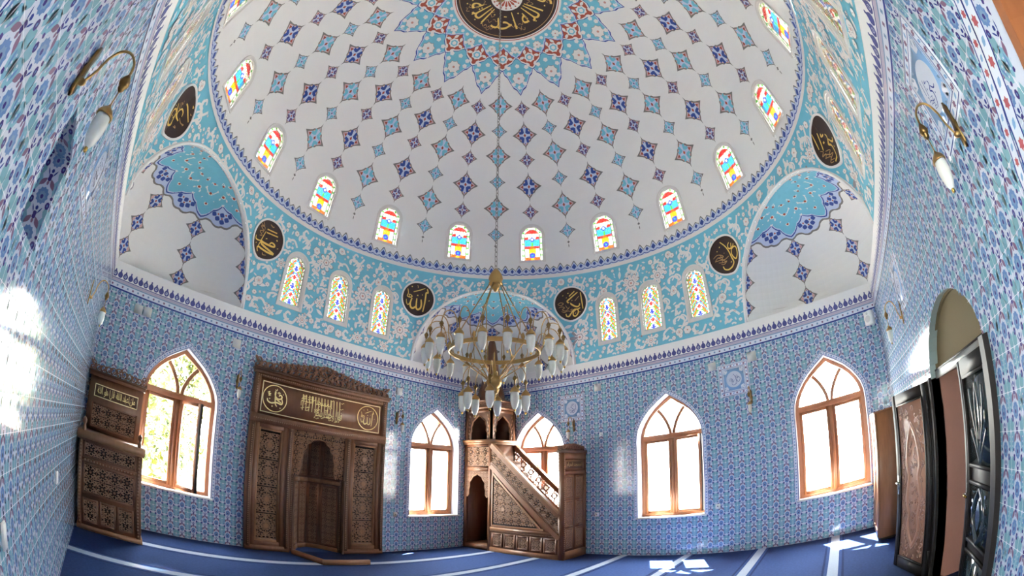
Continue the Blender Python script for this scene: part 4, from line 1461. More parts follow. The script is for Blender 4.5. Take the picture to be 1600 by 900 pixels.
# the porch's inner side beyond the room's own wall
m1.box((4.7, -4.9, -.12), (6, -4.7, 3.4), 'porch_wall'); m1.box((-8, -4.9, -.12), (-4.7, -4.7, 3.4), 'porch_wall')
o = m1.build('wall_porch'); tag(o, 'brown wall of the porch seen through the doorway', 'wall', kind='structure')
m1 = MB(); m1.box((-8, -7.6, 3.4), (6, -4.7, 3.5), 'porch_ceiling')
o = m1.build('ceiling_porch'); tag(o, 'pale ceiling of the porch', 'ceiling', kind='structure')
m1 = MB(); m1.box((-60, -60, -.30), (60, 60, -.13), 'concrete')
o = m1.build('ground'); tag(o, 'pale paved ground outside the windows', 'ground', kind='structure')
def make_tree(loc, hgt, rad, seed, fol, label):
    rg = random.Random(seed)
    root = empty('tree', loc); tag(root, label, 'tree', 'trees outside the windows')
    m1 = MB()
    m1.tube([(0, 0, -.14), (.03, .02, hgt * .3), (-.03, .04, hgt * .55), (0, 0, hgt * .8)], [.14, .11, .08, .03], 'bark', 8)
    for k in range(6):
        a = rg.uniform(0, 6.28); z = hgt * rg.uniform(.3, .6)
        m1.tube([(0, 0, z), (math.cos(a) * rad * .35, math.sin(a) * rad * .35, z + hgt * .12), (math.cos(a) * rad * .7, math.sin(a) * rad * .7, z + hgt * .2)], [.05, .035, .012], 'bark', 6)
    m1.build('trunk', root)
    n = 6500
    V = []; T = []; mats = []
    cl = [(rg.gauss(0, rad * .42), rg.gauss(0, rad * .42), hgt * rg.uniform(.10, .95), rg.uniform(.35, .7) * rad * .6) for _ in range(40)]
    for i in range(n):
        c = cl[rg.randrange(len(cl))]
        p = Vector((c[0] + rg.gauss(0, c[3] * .5), c[1] + rg.gauss(0, c[3] * .5), max(.15, c[2] + rg.gauss(0, c[3] * .5))))
        d = Vector((rg.gauss(0, 1), rg.gauss(0, 1), rg.gauss(0, 1))).normalized(); e = d.orthogonal().normalized()
        s = rg.uniform(.07, .14)
        b = len(V)
        V += [p - d * s, p + e * s * .5, p + d * s, p - e * s * .5]
        T += [(b, b + 1, b + 2), (b, b + 2, b + 3)]
        mats += ['foliage_light' if rg.random() < fol else 'foliage_dark'] * 2
    m1 = MB(); m1.add_tris([tuple(v) for v in V], T, mats); m1.build('foliage', root)
    return root
make_tree((-4.0, 7.2, 0), 4.4, 1.7, 1, .7, 'leafy green tree seen through the window beside the preaching chair')
make_tree((-1.6, 13.6, 0), 5.6, 2.0, 2, .55, 'tree behind the first one, filling the open sash of the same window')
make_tree((5.5, 14.5, 0), 4.0, 2.0, 3, .8, 'faint yellow green tree low in the window between prayer niche and stepped pulpit')

# ================================================================== CARVED WOODWORK
mat('wood', (120, 82, 60), 0.42, noise=0.25, nscale=4, stretch=(6, 6, 1), bump=.15, bscale=40)
mat('wood_light', (144, 104, 74), 0.4, noise=0.2, nscale=4, stretch=(6, 6, 1))
mat('wood_red', (120, 78, 52), 0.42, noise=0.22, nscale=4, stretch=(6, 6, 1))
mat('wood_carving', (150, 116, 92), 0.45, noise=0.25, nscale=14)
mat('wood_deep', (36, 24, 19), 0.7, noise=0.2, nscale=10)  # near-black backing, paints the shade in the hollows behind the carving
mat('wood_dark', (92, 64, 48), 0.6, noise=0.2, nscale=10)  # darker wood tone for mouldings, crests and carved grounds
mat('gate_gold', (176, 150, 96), 0.45)
mat('gilt', (246, 224, 150), 0.4, spec=0.6)
mat('gilt_pale', (246, 232, 184), 0.45)

def arabesque(mbx, F, x0, x1, y0, y1, unit, h, m, m2, w=.011, ridge=.008, clip=None, seed=0):
    """Mirror-symmetrical scrolls and blossoms in raised carving."""
    rg = random.Random(seed)
    nx = max(1, round((x1 - x0) / unit)); ny = max(1, round((y1 - y0) / unit))
    cx, cy = (x1 - x0) / nx, (y1 - y0) / ny
    ok = (lambda x, y: True) if clip is None else clip
    def st(pts, ww):
        run = []
        for p in spline(pts, 3) + [None]:
            if p is not None and ok(*p): run.append(p)
            else:
                if len(run) > 1: mbx.strip(F, run, ww, h, m, ridge=ridge)
                run = []
    for i in range(nx):
        for j in range(ny):
            X = x0 + (i + .5) * cx; Y = y0 + (j + .5) * cy
            if ok(X, Y):
                mbx.prism(F, flower(min(cx, cy) * .15, 8, .35, 2, (X, Y)), h, h + ridge, m2)
                mbx.prism(F, circle(min(cx, cy) * .06, 6, (X, Y)), h + ridge, h + ridge * 1.6, m)
            for sx in (-1, 1):
                for sy in (-1, 1):
                    P = lambda a, b: (X + sx * a * cx, Y + sy * b * cy)
                    st([P(.04, .20), P(.16, .30), P(.32, .26), P(.36, .12), P(.26, .07), P(.21, .15)], w)
                    st([P(.36, .12), P(.46, .22), P(.44, .38), P(.30, .42), P(.24, .36)], w)
                    st([P(.16, .30), P(.10, .42), P(.02, .47)], w * .9)
                    st([P(.44, .38), P(.49, .46)], w * .9)
                    for (a, b, an) in ((.40, .30, .9), (.12, .40, 1.9), (.30, .18, .3), (.47, .06, 1.57), (.22, .46, .1)):
                        p = P(a, b)
                        if ok(*p): mbx.prism(F, almond(min(cx, cy) * .17, min(cx, cy) * .075, (an if sx * sy > 0 else PI - an), p, 3), h, h + ridge * .8, m2)
def finish(mbx, name, parent, base, smooth=False):
    o = mbx.build(name, parent, loc=base, smooth=smooth); o.location = (0, 0, 0); return o
def bead_row(mbx, F, p, q, step, r, h, m):
    a = Vector(p); b = Vector(q); n = max(1, int((b - a).length / step))
    for i in range(n):
        c = a + (b - a) * ((i + .5) / n)
        mbx.prism(F, circle(r, 6, c), h, h + r * .8, m)
def crest(mbx, F, x0, x1, y, hf, h0, h1, m, m2, seed=1, unit=.10):
    """Pierced scroll cresting: openwork curls standing on a ledge; hf(t) is its height along t in 0..1."""
    rg = random.Random(seed)
    n = max(3, int((x1 - x0) / unit))
    for i in range(n):
        t = (i + .5) / n; X = x0 + (x1 - x0) * t; H = hf(t); u = (x1 - x0) / n
        s = 1 if t < .5 else -1
        rows = max(1, int(round(H / (unit * .95))))
        for k in range(rows):
            hh = H / rows; yy = y + k * hh; q = s if k % 2 == 0 else -s
            ribbon(mbx, F, spline([(X - q * u * .5, yy), (X - q * u * .42, yy + hh * .65), (X - q * u * .05, yy + hh * .98), (X + q * u * .34, yy + hh * .70), (X + q * u * .28, yy + hh * .28), (X - q * u * .02, yy + hh * .30), (X + q * u * .02, yy + hh * .55)], 3), unit * .17, h0, h1, m2)
            mbx.prism(F, almond(u * .75, u * .34, q * .9, (X + q * u * .40, yy + hh * .80), 4), h0, h1 + .010, m2, back=True)
            mbx.prism(F, almond(u * .62, u * .30, -q * .6, (X - q * u * .34, yy + hh * .22), 4), h0, h1 + .006, m, back=True)
            mbx.prism(F, circle(u * .13, 7, (X + q * u * .05, yy + hh * .45)), h0, h1 + .014, m2, back=True)
STROKES = {}
def norm(strokes, c, r):
    return [([((x - c[0]) / r[0], (c[1] - y) / r[1]) for x, y in pts], w) for pts, w in strokes]
STROKES['allah'] = norm([
    ([(618, 215), (645, 300), (606, 300), (603, 400), (597, 560), (578, 722)], .075),
    ([(515, 455), (533, 560), (524, 640), (478, 678), (436, 650), (425, 550), (422, 445)], .09),
    ([(425, 610), (396, 650), (340, 680), (298, 645), (288, 570), (312, 465)], .095),
    ([(328, 326), (450, 268), (572, 208)], .045), ([(312, 470), (270, 590), (235, 632), (200, 590), (186, 520)], .045),
    ([(190, 290), (215, 380), (200, 450), (270, 460), (310, 425), (240, 400), (250, 455)], .05),
    ([(395, 165), (415, 190), (418, 225)], .04), ([(430, 370), (432, 392)], .07), ([(530, 345), (532, 362)], .05), ([(680, 462), (690, 474)], .06), ([(278, 212), (282, 236)], .06)], (440, 468), (340, 352))
STROKES['abu'] = norm([
    ([(690, 240), (702, 400), (715, 600)], .06), ([(628, 228), (500, 300), (382, 385), (450, 440), (530, 505), (600, 532), (642, 510), (650, 470)], .075),
    ([(432, 282), (560, 196)], .05), ([(655, 565), (600, 585), (520, 580), (450, 640), (395, 705), (350, 700), (340, 650)], .07),
    ([(575, 575), (608, 620), (590, 685), (535, 722), (490, 690), (500, 625), (560, 590)], .065), ([(550, 400), (650, 315)], .035),
    ([(180, 450), (240, 410), (300, 430), (250, 470), (190, 460)], .032), ([(200, 520), (260, 500), (320, 520), (270, 560), (330, 590), (400, 540)], .032),
    ([(250, 600), (310, 620), (380, 590), (440, 600), (480, 560), (430, 570)], .032), ([(340, 470), (390, 540), (420, 500)], .03),
    ([(412, 210), (416, 226)], .06), ([(298, 258), (304, 268)], .05), ([(484, 372), (488, 384)], .06), ([(640, 646), (642, 660)], .06), ([(540, 655), (546, 666)], .06), ([(370, 305), (374, 316)], .05)], (460, 448), (338, 342))
STROKES['osman'] = norm([
    ([(340, 150), (390, 260), (425, 400), (438, 540), (452, 640), (425, 690), (345, 745), (290, 715), (276, 645)], .065),
    ([(480, 250), (440, 290), (445, 360), (500, 375), (545, 350)], .055), ([(512, 285), (482, 400), (460, 500), (505, 622), (558, 560), (578, 450), (552, 388), (490, 400)], .06),
    ([(170, 420), (230, 380), (290, 400), (320, 460), (240, 440), (190, 480)], .035), ([(180, 490), (260, 500), (330, 520), (400, 480)], .035), ([(230, 540), (300, 570), (350, 560), (300, 610), (260, 590)], .035), ([(270, 380), (300, 480), (280, 560)], .03), ([(240, 430), (330, 560)], .03),
    ([(305, 236), (312, 250)], .06), ([(252, 298), (258, 310)], .05), ([(540, 330), (548, 345)], .06), ([(405, 610), (408, 628)], .06), ([(345, 385), (348, 398)], .04)], (360, 442), (248, 384))
STROKES['muhammad'] = norm([
    ([(378, 535), (398, 494), (438, 505), (442, 548), (380, 562), (262, 566), (290, 605), (462, 682), (390, 700), (275, 680), (236, 716), (264, 772)], .085),
    ([(275, 355), (262, 480), (250, 620), (236, 720)], .05), ([(255, 560), (215, 592), (165, 602), (150, 545)], .05),
    ([(282, 304), (420, 280)], .05), ([(292, 362), (448, 335)], .05), ([(335, 742), (345, 778), (382, 762)], .04),
    ([(180, 240), (220, 300), (170, 340), (230, 380), (180, 430), (240, 470), (200, 500)], .035), ([(160, 300), (240, 320), (230, 430)], .03), ([(300, 190), (340, 215), (355, 195)], .04),
    ([(455, 398), (448, 420)], .07), ([(318, 460), (322, 478)], .07), ([(490, 545), (494, 556)], .06), ([(190, 655), (196, 668)], .05)], (330, 488), (212, 368))
STROKES['omar'] = norm([
    ([(195, 150), (176, 290), (160, 415)], .05), ([(265, 230), (232, 370), (203, 490)], .05), ([(300, 288), (284, 330), (335, 352)], .06),
    ([(362, 395), (375, 440), (345, 490), (305, 508), (346, 580), (342, 660), (310, 730), (258, 775)], .075), ([(365, 490), (398, 580), (430, 612), (464, 598)], .07),
    ([(160, 450), (190, 500), (150, 540), (210, 560), (170, 610)], .032), ([(220, 530), (280, 580), (230, 620), (290, 650), (220, 690), (270, 730)], .032), ([(170, 600), (240, 660), (200, 720), (240, 750)], .032), ([(180, 540), (260, 640)], .03),
    ([(264, 405), (266, 435)], .08), ([(385, 650), (390, 672)], .06)], (320, 455), (225, 385))
STROKES['ali'] = norm([
    ([(290, 300), (330, 300), (460, 390)], .06), ([(350, 460), (330, 408), (290, 408), (264, 480), (276, 525), (345, 548)], .06), ([(150, 518), (250, 545), (345, 545)], .06),
    ([(230, 555), (180, 575), (152, 650), (188, 735), (250, 752), (302, 690), (275, 610), (245, 560)], .07), ([(240, 560), (262, 600), (245, 640)], .06),
    ([(215, 360), (240, 400), (200, 420), (250, 440)], .035), ([(180, 450), (230, 480), (260, 460)], .035), ([(340, 500), (390, 520), (430, 490), (420, 520)], .035),
    ([(375, 200), (400, 205), (385, 220)], .05), ([(415, 290), (430, 300), (440, 282)], .035), ([(205, 650), (212, 668)], .06), ([(345, 630), (370, 640), (340, 660)], .035), ([(128, 580), (132, 594)], .06)], (280, 470), (215, 370))
def write_strokes(mbx, F, key, R_, h, m, m2=None, kw=1.0):
    for pts, w in STROKES[key]:
        P = [(x * R_, y * R_) for x, y in pts]
        if len(P) > 2: P = spline(P, 4)
        n = len(P)
        ws = [w * R_ * kw * (.62 + .38 * math.sin(PI * (i + .8) / (n + .6))) for i in range(n)] if n > 2 else [w * R_ * kw] * n
        mbx.strip(F, P, ws, h, (m2 if (m2 and w < .042) else m))

# ---- calligraphy roundels on the drum
RLAB = {'allah': 'round dark brown calligraphy disc just right of the windows above the prayer niche', 'muhammad': 'round dark brown calligraphy disc beside the left corner niche, left of three windows',
        'abu': 'round dark brown calligraphy disc just right of the chandelier', 'osman': 'round dark brown calligraphy disc beside the right corner niche, right of three windows',
        'ali': 'calligraphy disc at the upper left, above the left corner niche', 'omar': 'calligraphy disc at the upper right, above the right corner niche'}
for nm, ph in ROUND.items():
    f = drum_at(ph, 5.35)
    base = FD(ph, 5.35, .02)
    root = empty('calligraphy_roundel', base)
    tag(root, RLAB[nm], 'calligraphy disc', 'calligraphy discs under the dome')
    m1 = MB()
    c = circle(.345, 48)
    for q in range(4):                                # concentric rings so that the plate follows the wall
        r0, r1 = .345 * q / 4, .345 * (q + 1) / 4
        for i in range(48):
            a0, a1 = 2 * PI * i / 48, 2 * PI * (i + 1) / 48
            m1.quad(f(r0 * math.cos(a0), r0 * math.sin(a0), .022), f(r1 * math.cos(a0), r1 * math.sin(a0), .022), f(r1 * math.cos(a1), r1 * math.sin(a1), .022), f(r0 * math.cos(a1), r0 * math.sin(a1), .022), 'brown_ground')
    finish(m1, 'disc', root, base)
    m1 = MB(); ring_frame(m1, f, circle(.378, 48), circle(.345, 48), .004, .032, 'floral_white'); finish(m1, 'rim', root, base)
    m1 = MB(); write_strokes(m1, lambda a, b, h=0.0, f=f: f(-a, b, h), nm, .345, .026, 'gold_paint', 'dull_gold_paint', 1.25); finish(m1, 'lettering', root, base)

# ---- square calligraphy tile panels on the walls
def tile_panel(wname, u, z, key, label, mirror=False):
    W = WF[wname]; F = lambda a, b, h=0.0: W(u + a, z + b, h + .004)
    if wname in ('wall_back_right', 'wall_left'): pass
    sgn = -1 if wname in ('wall_back_right', 'wall_right') else 1
    G = lambda a, b, h=0.0: F(sgn * a, b, h)
    base = np.array(F(0, 0, 0))
    root = empty('calligraphy_tile_panel', base); tag(root, label, 'tile panel', 'square calligraphy tile panels')
    m1 = MB(); fbox(m1, G, -.20, .20, -.20, .20, -.004, .002, 'tile_band_sky')
    for (sx, sy) in ((-1, -1), (1, -1), (1, 1), (-1, 1)):
        m1.fan(G, flower(.045, 5, .4, 3, (sx * .155, sy * .155)), .0026, 'tile_band_pale')
        for q in (.10, .06): m1.fan(G, almond(.05, .02, .8 * sx * sy, (sx * q * 1.5, sy * .18), 3), .0026, 'tile_outline'); m1.fan(G, almond(.05, .02, .8 * sx * sy, (sx * .18, sy * q * 1.5), 3), .0026, 'tile_outline')
    m1.strip(G, [(-.192, -.192), (.192, -.192), (.192, .192), (-.192, .192)], .008, .003, 'tile_band_pale', True)
    finish(m1, 'ground_tiles', root, base)
    m1 = MB(); fbox(m1, G, -.29, -.20, -.29, .29, -.004, .001, 'tile_band_pale'); fbox(m1, G, .20, .29, -.29, .29, -.004, .001, 'tile_band_pale')
    fbox(m1, G, -.20, .20, -.29, -.20, -.004, .001, 'tile_band_pale'); fbox(m1, G, -.20, .20, .20, .29, -.004, .001, 'tile_band_pale')
    band_along(m1, G, [(-.245, -.245), (.245, -.245), (.245, .245), (-.245, .245)], .082, .0016, True, 'tile_red')
    finish(m1, 'border', root, base)
    m1 = MB(); m1.prism(G, circle(.145, 36), .001, .004, 'tile_white'); finish(m1, 'medallion', root, base)
    m1 = MB(); write_strokes(m1, G, key, .13, .0055, 'tile_blue', None, 1.0); finish(m1, 'lettering', root, base)
tile_panel('wall_back_right', -1.48, 3.10, 'osman', 'square calligraphy tile panel between the two right hand windows of the back wall')
tile_panel('wall_back_right', 1.97, 3.12, 'abu', 'square calligraphy tile panel just right of the stepped pulpit window')
tile_panel('wall_right', -1.66, 3.16, 'omar', 'square calligraphy tile panel behind the brass lamp at the upper right')
tile_panel('wall_right', 1.55, 3.14, 'ali', 'square calligraphy tile panel high on the doorway wall beyond the arch')
tile_panel('wall_left', -.28, 3.16, 'muhammad', 'calligraphy tile panel on the left wall below the lamp')

# ---- the carved prayer niche
W = WF['wall_back_left']
base = np.array(W(-.07, 0, .08))
niche = empty('prayer_niche', base)
tag(niche, 'tall carved brown wooden prayer niche with gilt lettering on its header', 'prayer niche')
H0 = .004; HF = .13
m1 = MB()
for (a, b) in ((-1.43, -1.335), (-.735, -.62), (.43, .53), (1.19, 1.285)):
    fbox(m1, W, a, b, 0, 2.24, H0, HF, 'wood')
    fbox(m1, W, a + .018, b - .018, .06, 2.2, HF, HF + .012, 'wood_dark')
    bead_row(m1, W, ((a + b) / 2, .10), ((a + b) / 2, 2.16), .035, .011, HF + .012, 'wood_carving')
fbox(m1, W, -1.43, 1.285, 2.22, 2.36, H0, HF + .012, 'wood')
fbox(m1, W, -1.43, -1.33, 2.36, 3.05, H0, HF, 'wood'); fbox(m1, W, 1.18, 1.285, 2.36, 3.05, H0, HF, 'wood')
fbox(m1, W, -1.33, 1.18, 2.98, 3.05, H0, HF, 'wood_red')
fbox(m1, W, -1.45, 1.305, 3.05, 3.10, H0, HF + .03, 'wood'); fbox(m1, W, -1.47, 1.325, 3.10, 3.135, H0, HF + .055, 'wood_dark')
bead_row(m1, W, (-1.40, 3.015), (1.26, 3.015), .04, .012, HF, 'wood_carving')
bead_row(m1, W, (-1.40, 2.285), (1.26, 2.285), .04, .011, HF + .012, 'wood_carving')
bead_row(m1, W, (-1.38, 2.40), (-1.38, 3.0), .04, .012, HF, 'wood_carving'); bead_row(m1, W, (1.235, 2.40), (1.235, 3.0), .04, .012, HF, 'wood_carving')
fbox(m1, W, -1.43, -.62, 0, .09, H0, HF + .01, 'wood'); fbox(m1, W, .43, 1.285, 0, .09, H0, HF + .01, 'wood')
finish(m1, 'frame', niche, base)
m1 = MB()
crest(m1, W, -1.46, 1.315, 3.135, lambda t: .13 + .20 * max(0, 1 - abs(t - .5) / .42) ** 1.2 + (.05 if t < .03 or t > .97 else 0), .05, .09, 'wood_dark', 'wood', 3, .115)
finish(m1, 'crest', niche, base)
m1 = MB()
fbox(m1, W, -1.33, 1.18, 2.36, 2.98, H0, HF - .02, 'wood_red')
tp = finish(m1, 'text_panel', niche, base)
m1 = MB()
rect_frame(m1, W, -1.285, 1.13, 2.405, 2.935, .016, HF - .02, HF - .014, 'gilt_pale')
for cx in (-1.035, .86):
    m1.strip(W, circle(.225, 40, (cx, 2.67)), .016, HF - .015, 'gilt', True)
finish(m1, 'gilt_border', tp, base)
m1 = MB()
G = lambda a, b, h=0.0: W(-1.035 + a, 2.67 + b, h)
def rot_strokes(key): return key
STROKES['muhammad_flat'] = [([(.35, .25), (.45, .38), (.62, .30), (.58, .10), (.30, .02), (.05, .18), (-.02, .40), (.0, .62)], .10),
    ([(.62, .10), (.72, -.20), (.60, -.38), (.20, -.30), (-.30, -.42), (-.62, -.30), (-.68, -.10)], .10), ([(.05, .62), (.02, .1), (.10, -.45), (.25, -.62)], .09), ([(.0, .02), (.3, -.1), (.62, -.28)], .09),
    ([(-.05, .75), (.12, .70), (.14, .86)], .05), ([(.2, .5), (.38, .62)], .05), ([(.3, .44), (.46, .56)], .05), ([(-.72, .40), (-.50, .50), (-.62, .30), (-.40, .34), (-.60, .16), (-.38, .18)], .05),
    ([(-.2, -.62), (-.16, -.72)], .08), ([(.5, -.66), (.54, -.72), (.64, -.66)], .05), ([(-.5, -.05), (-.44, -.12)], .07), ([(.74, .44), (.70, .52)], .06)]
write_strokes(m1, G, 'muhammad_flat', .205, HF - .014, 'gilt', None, 1.25)
finish(m1, 'lettering', tp, base); m1 = MB()
G = lambda a, b, h=0.0: W(.86 + a, 2.67 + b, h)
write_strokes(m1, G, 'allah', .205, HF - .014, 'gilt', None, 1.1)
finish(m1, 'lettering', tp, base); m1 = MB()
T1 = text_mesh('\u0641\u0648\u0644 \u0648\u062c\u0647\u0643 \u0634\u0637\u0631')
T2 = text_mesh('\u0627\u0644\u0645\u0633\u062c\u062f \u0627\u0644\u062d\u0631\u0627\u0645')
put_text(m1, W, T1, -.26, 2.48, .56, .20, HF - .014, 'gilt')
put_text(m1, W, T2, -.54, 2.66, .62, .20, HF - .0136, 'gilt')
rg = random.Random(12)
for k in range(13):                                   # tall upright strokes of the stacked script
    x = -.50 + k * .062
    m1.strip(W, [(x, 2.58), (x + .004, 2.72), (x - .006, 2.865)], [.010, .014, .018], HF - .0132, 'gilt')
for k in range(26):
    x, y = rg.uniform(-.54, .28), rg.uniform(2.48, 2.87)
    m1.strip(W, spline([(x, y), (x + .02, y - .015), (x + .045, y + .01), (x + .06, y)], 3), .009, HF - .0128, 'gilt')
finish(m1, 'lettering', tp, base)
# side panels: raised carving on a backing painted dark like shaded holes
for (a, b, s) in ((-1.335, -.735, 1), (.53, 1.19, 2)):
    m1 = MB()
    fbox(m1, W, a, b, .09, 2.22, H0, .045, 'wood_deep')
    rect_frame(m1, W, a, b, .09, 2.22, .075, .045, HF - .01, 'wood'); rect_frame(m1, W, a + .075, b - .075, .165, 2.145, .035, .045, HF - .03, 'wood_light')
    p = finish(m1, 'side_panel', niche, base)
    m1 = MB()
    x0, x1, y0, y1 = a + .115, b - .115, .21, 2.10
    n = 4
    for k in range(n):
        ya, yb = y0 + (y1 - y0) * k / n, y0 + (y1 - y0) * (k + 1) / n
        cx, cy = (x0 + x1) / 2, (ya + yb) / 2
        arabesque(m1, W, x0, x1, ya + .03, yb - .02, .21, .055, 'wood_carving', 'wood_light', .021, .022, seed=k)
        m1.prism(W, flower(.05, 8, .3, 3, (cx, cy)), .055, .085, 'wood_light')
        for r in (.085, .135): m1.strip(W, circle(r, 20, (cx, cy)), .014, .060, 'wood_carving', True, ridge=.016)
        fbox(m1, W, x0, x1, ya - .004, ya + .010, .05, .075, 'wood_carving'); fbox(m1, W, x0, x1, ya + .045, ya + .055, .05, .075, 'wood_carving')
        for q in range(5): fbox(m1, W, x0 + (x1 - x0) * (q + .5) / 5 - .012, x0 + (x1 - x0) * (q + .5) / 5 + .012, ya, ya + .05, .05, .075, 'wood_carving')
    finish(m1, 'pierced_carving', p, base)
# lobed arch in front of the recess
half = [(.38, 1.42), (.345, 1.50), (.33, 1.62), (.345, 1.70), (.31, 1.78), (.315, 1.87), (.25, 1.92), (.235, 2.0), (.16, 2.04), (.12, 2.095), (0, 2.12)]
cxn = -.095
def arch_edge(s): return [(cxn + s * x, z) for x, z in half]
m1 = MB()
for s in (-1, 1):
    e = arch_edge(s); xo = cxn + s * .525
    for (x0, z0), (x1, z1) in zip(e[:-1], e[1:]):
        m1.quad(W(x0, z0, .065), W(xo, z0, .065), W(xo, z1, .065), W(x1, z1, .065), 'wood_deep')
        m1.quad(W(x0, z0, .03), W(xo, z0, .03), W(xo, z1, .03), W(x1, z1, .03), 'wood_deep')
        m1.quad(W(x0, z0, .03), W(x1, z1, .03), W(x1, z1, .085), W(x0, z0, .085), 'wood_light')
    m1.quad(W(cxn, 2.12, .065), W(cxn + s * .525, 2.12, .065), W(cxn + s * .525, 2.23, .065), W(cxn, 2.23, .065), 'wood_deep')
    m1.strip(W, e, .022, .068, 'wood_light', ridge=.016)
edge = sorted(arch_edge(-1) + arch_edge(1)[:-1])
def above(x, y):
    d = abs(x - cxn); 
    if d > .515 or y > 2.22 or y < 1.43: return False
    for (xa, za), (xb, zb) in zip(half[:-1], half[1:]):
        if za <= y <= zb: return d > xa + (xb - xa) * (y - za) / (zb - za) + .015
    return y > 2.13
arabesque(m1, W, cxn - .525, cxn + .525, 1.42, 2.23, .175, .066, 'wood_light', 'wood_light', .022, .020, clip=above, seed=3)
finish(m1, 'lobed_arch', niche, base)
m1 = MB()
for (a, b) in ((-.62, -.50), (.375, .43)):
    fbox(m1, W, a, b, 0, 2.22, .002, .035, 'wood_dark')
    bead_row(m1, W, ((a + b) / 2, .05), ((a + b) / 2, 1.40), .035, .010, .035, 'wood_carving')
finish(m1, 'jamb_board', niche, base)
# recess of five carved facets
rec = [(-.515, .02), (-.30, -.30), (-.07, -.42), (.16, -.30), (.395, .02)]
m1 = MB()
def facet(i):
    a, b = np.array(W(rec[i][0], 0, rec[i][1])), np.array(W(rec[i + 1][0], 0, rec[i + 1][1]))
    d = b - a; L = np.linalg.norm(d); d /= L
    nrm = np.cross(d, (0, 0, 1.0)); 
    if np.dot(nrm, np.array(W(-.06, 0, .3)) - a) < 0: nrm = -nrm
    return frame(a, d, (0, 0, 1), nrm), L
for i in range(4):
    Ff, L = facet(i)
    m1.quad(Ff(0, 0), Ff(L, 0), Ff(L, 2.18), Ff(0, 2.18), 'wood_dark')
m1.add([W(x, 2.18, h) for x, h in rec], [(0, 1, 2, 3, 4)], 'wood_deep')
m1.add([W(x, .003, h) for x, h in rec], [(4, 3, 2, 1, 0)], 'carpet')
finish(m1, 'recess', niche, base)
for i in range(4):
    Ff, L = facet(i)
    m1 = MB()
    for (y0, y1) in ((.10, 1.28), (1.42, 2.14)):
        rect_frame(m1, Ff, .03, L - .03, y0, y1, .028, 0, .012, 'wood')
        arabesque(m1, Ff, .06, L - .06, y0 + .03, y1 - .03, .14, .004, 'wood_carving', 'wood', .012, .009, seed=i)
    fbox(m1, Ff, 0, L, .0, .08, 0, .02, 'wood_light')
    finish(m1, 'carved_facet', niche, base)
m1 = MB()
for i in range(4):
    Ff, L = facet(i); fbox(m1, Ff, -.01, L + .01, 1.31, 1.38, 0, .035, 'wood_light')
for x in (-.575, .425):
    m1.lathe([(.026, 0), (.026, .03), (.015, .05), (.015, 1.30), (.026, 1.33), (.026, 1.38), (.015, 1.41), (0, 1.42)], W(x, 0, HF + .02), 'wood_dark', 12)
finish(m1, 'rail_and_colonnettes', niche, base)

# ---- low kerb on the carpet before the niche
base = np.array((-.06, 3.75, 0))
kerb = empty('step_kerb', base); tag(kerb, 'low wooden kerb lying on the carpet before the prayer niche', 'kerb')
m1 = MB(); m1.bar((-.60, 4.06, .045), (-.36, 3.36, .045), .06, .085, 'wood_red'); finish(m1, 'side_board', kerb, base)
m1 = MB(); m1.bar((-.385, 3.355, .045), (.48, 3.335, .045), .06, .085, 'wood_light'); finish(m1, 'front_board', kerb, base)

# ---- preaching chair in the left corner
base = np.array((-3.77, 3.75, 0))
pul = empty('preaching_chair', base); tag(pul, 'dark carved wooden preaching chair with a tall back in the left corner', 'pulpit chair')
PF = frame((0, 3.30, 0), (1, 0, 0), (0, 0, 1), (0, -1, 0))
m1 = MB()
m1.box((-4.24, 3.32, .03), (-3.28, 4.26, 1.27), 'wood'); m1.box((-4.265, 3.29, 0), (-3.255, 4.27, .07), 'wood_light')
finish(m1, 'body', pul, base)
def carved(par, F, x0, x1, y0, y1, nm, unit, fw=.03, seed=0, ground='wood_deep'):
    m1 = MB(); fbox(m1, F, x0, x1, y0, y1, -.01, .004, ground); rect_frame(m1, F, x0, x1, y0, y1, fw, .0, .016, 'wood')
    arabesque(m1, F, x0 + fw, x1 - fw, y0 + fw, y1 - fw, unit * 1.3, .004, 'wood_carving', 'wood', .018, .014, seed=seed)
    return finish(m1, nm, par, base)
PF2 = lambda a, b, h=0.0: PF(a, b, h - .012)
carved(pul, PF2, -4.17, -3.36, 1.03, 1.25, 'frieze_panel', .16, .025, 1)
carved(pul, PF2, -4.17, -3.36, .52, .96, 'front_panel', .15, .03, 2)
for k in range(3): carved(pul, PF2, -4.17 + k * .27, -3.92 + k * .27, .12, .46, 'lower_panel', .11, .028, 3 + k)
m1 = MB()
for x in (-4.215, -3.315):
    fbox(m1, PF2, x - .03, x + .03, .07, 1.27, 0, .02, 'wood')
    bead_row(m1, PF2, (x, .09), (x, 1.25), .045, .014, .02, 'wood_carving')
fbox(m1, PF2, -4.19, -3.34, .965, 1.02, 0, .022, 'wood_red'); bead_row(m1, PF2, (-4.16, .99), (-3.36, .99), .045, .012, .022, 'wood_carving')
finish(m1, 'corner_beading', pul, base)
m1 = MB(); m1.box((-4.28, 3.24, 1.27), (-3.24, 4.28, 1.37), 'wood_light'); m1.box((-4.27, 3.26, 1.25), (-3.25, 4.27, 1.27), 'wood')
finish(m1, 'ledge', pul, base)
for x in (-4.19, -3.33):
    m1 = MB()
    m1.lathe([(.03, 0), (.03, .05), (.018, .08), (.034, .12), (.034, .15), (.012, .18), (0, .19)], (x, 3.34, 1.37), 'wood_red', 10)
    finish(m1, 'post_knob', pul, base)
BF = frame((0, 4.02, 0), (1, 0, 0), (0, 0, 1), (0, -1, 0))
m1 = MB()
m1.box((-4.25, 4.03, 1.37), (-3.325, 4.26, 2.22), 'wood')
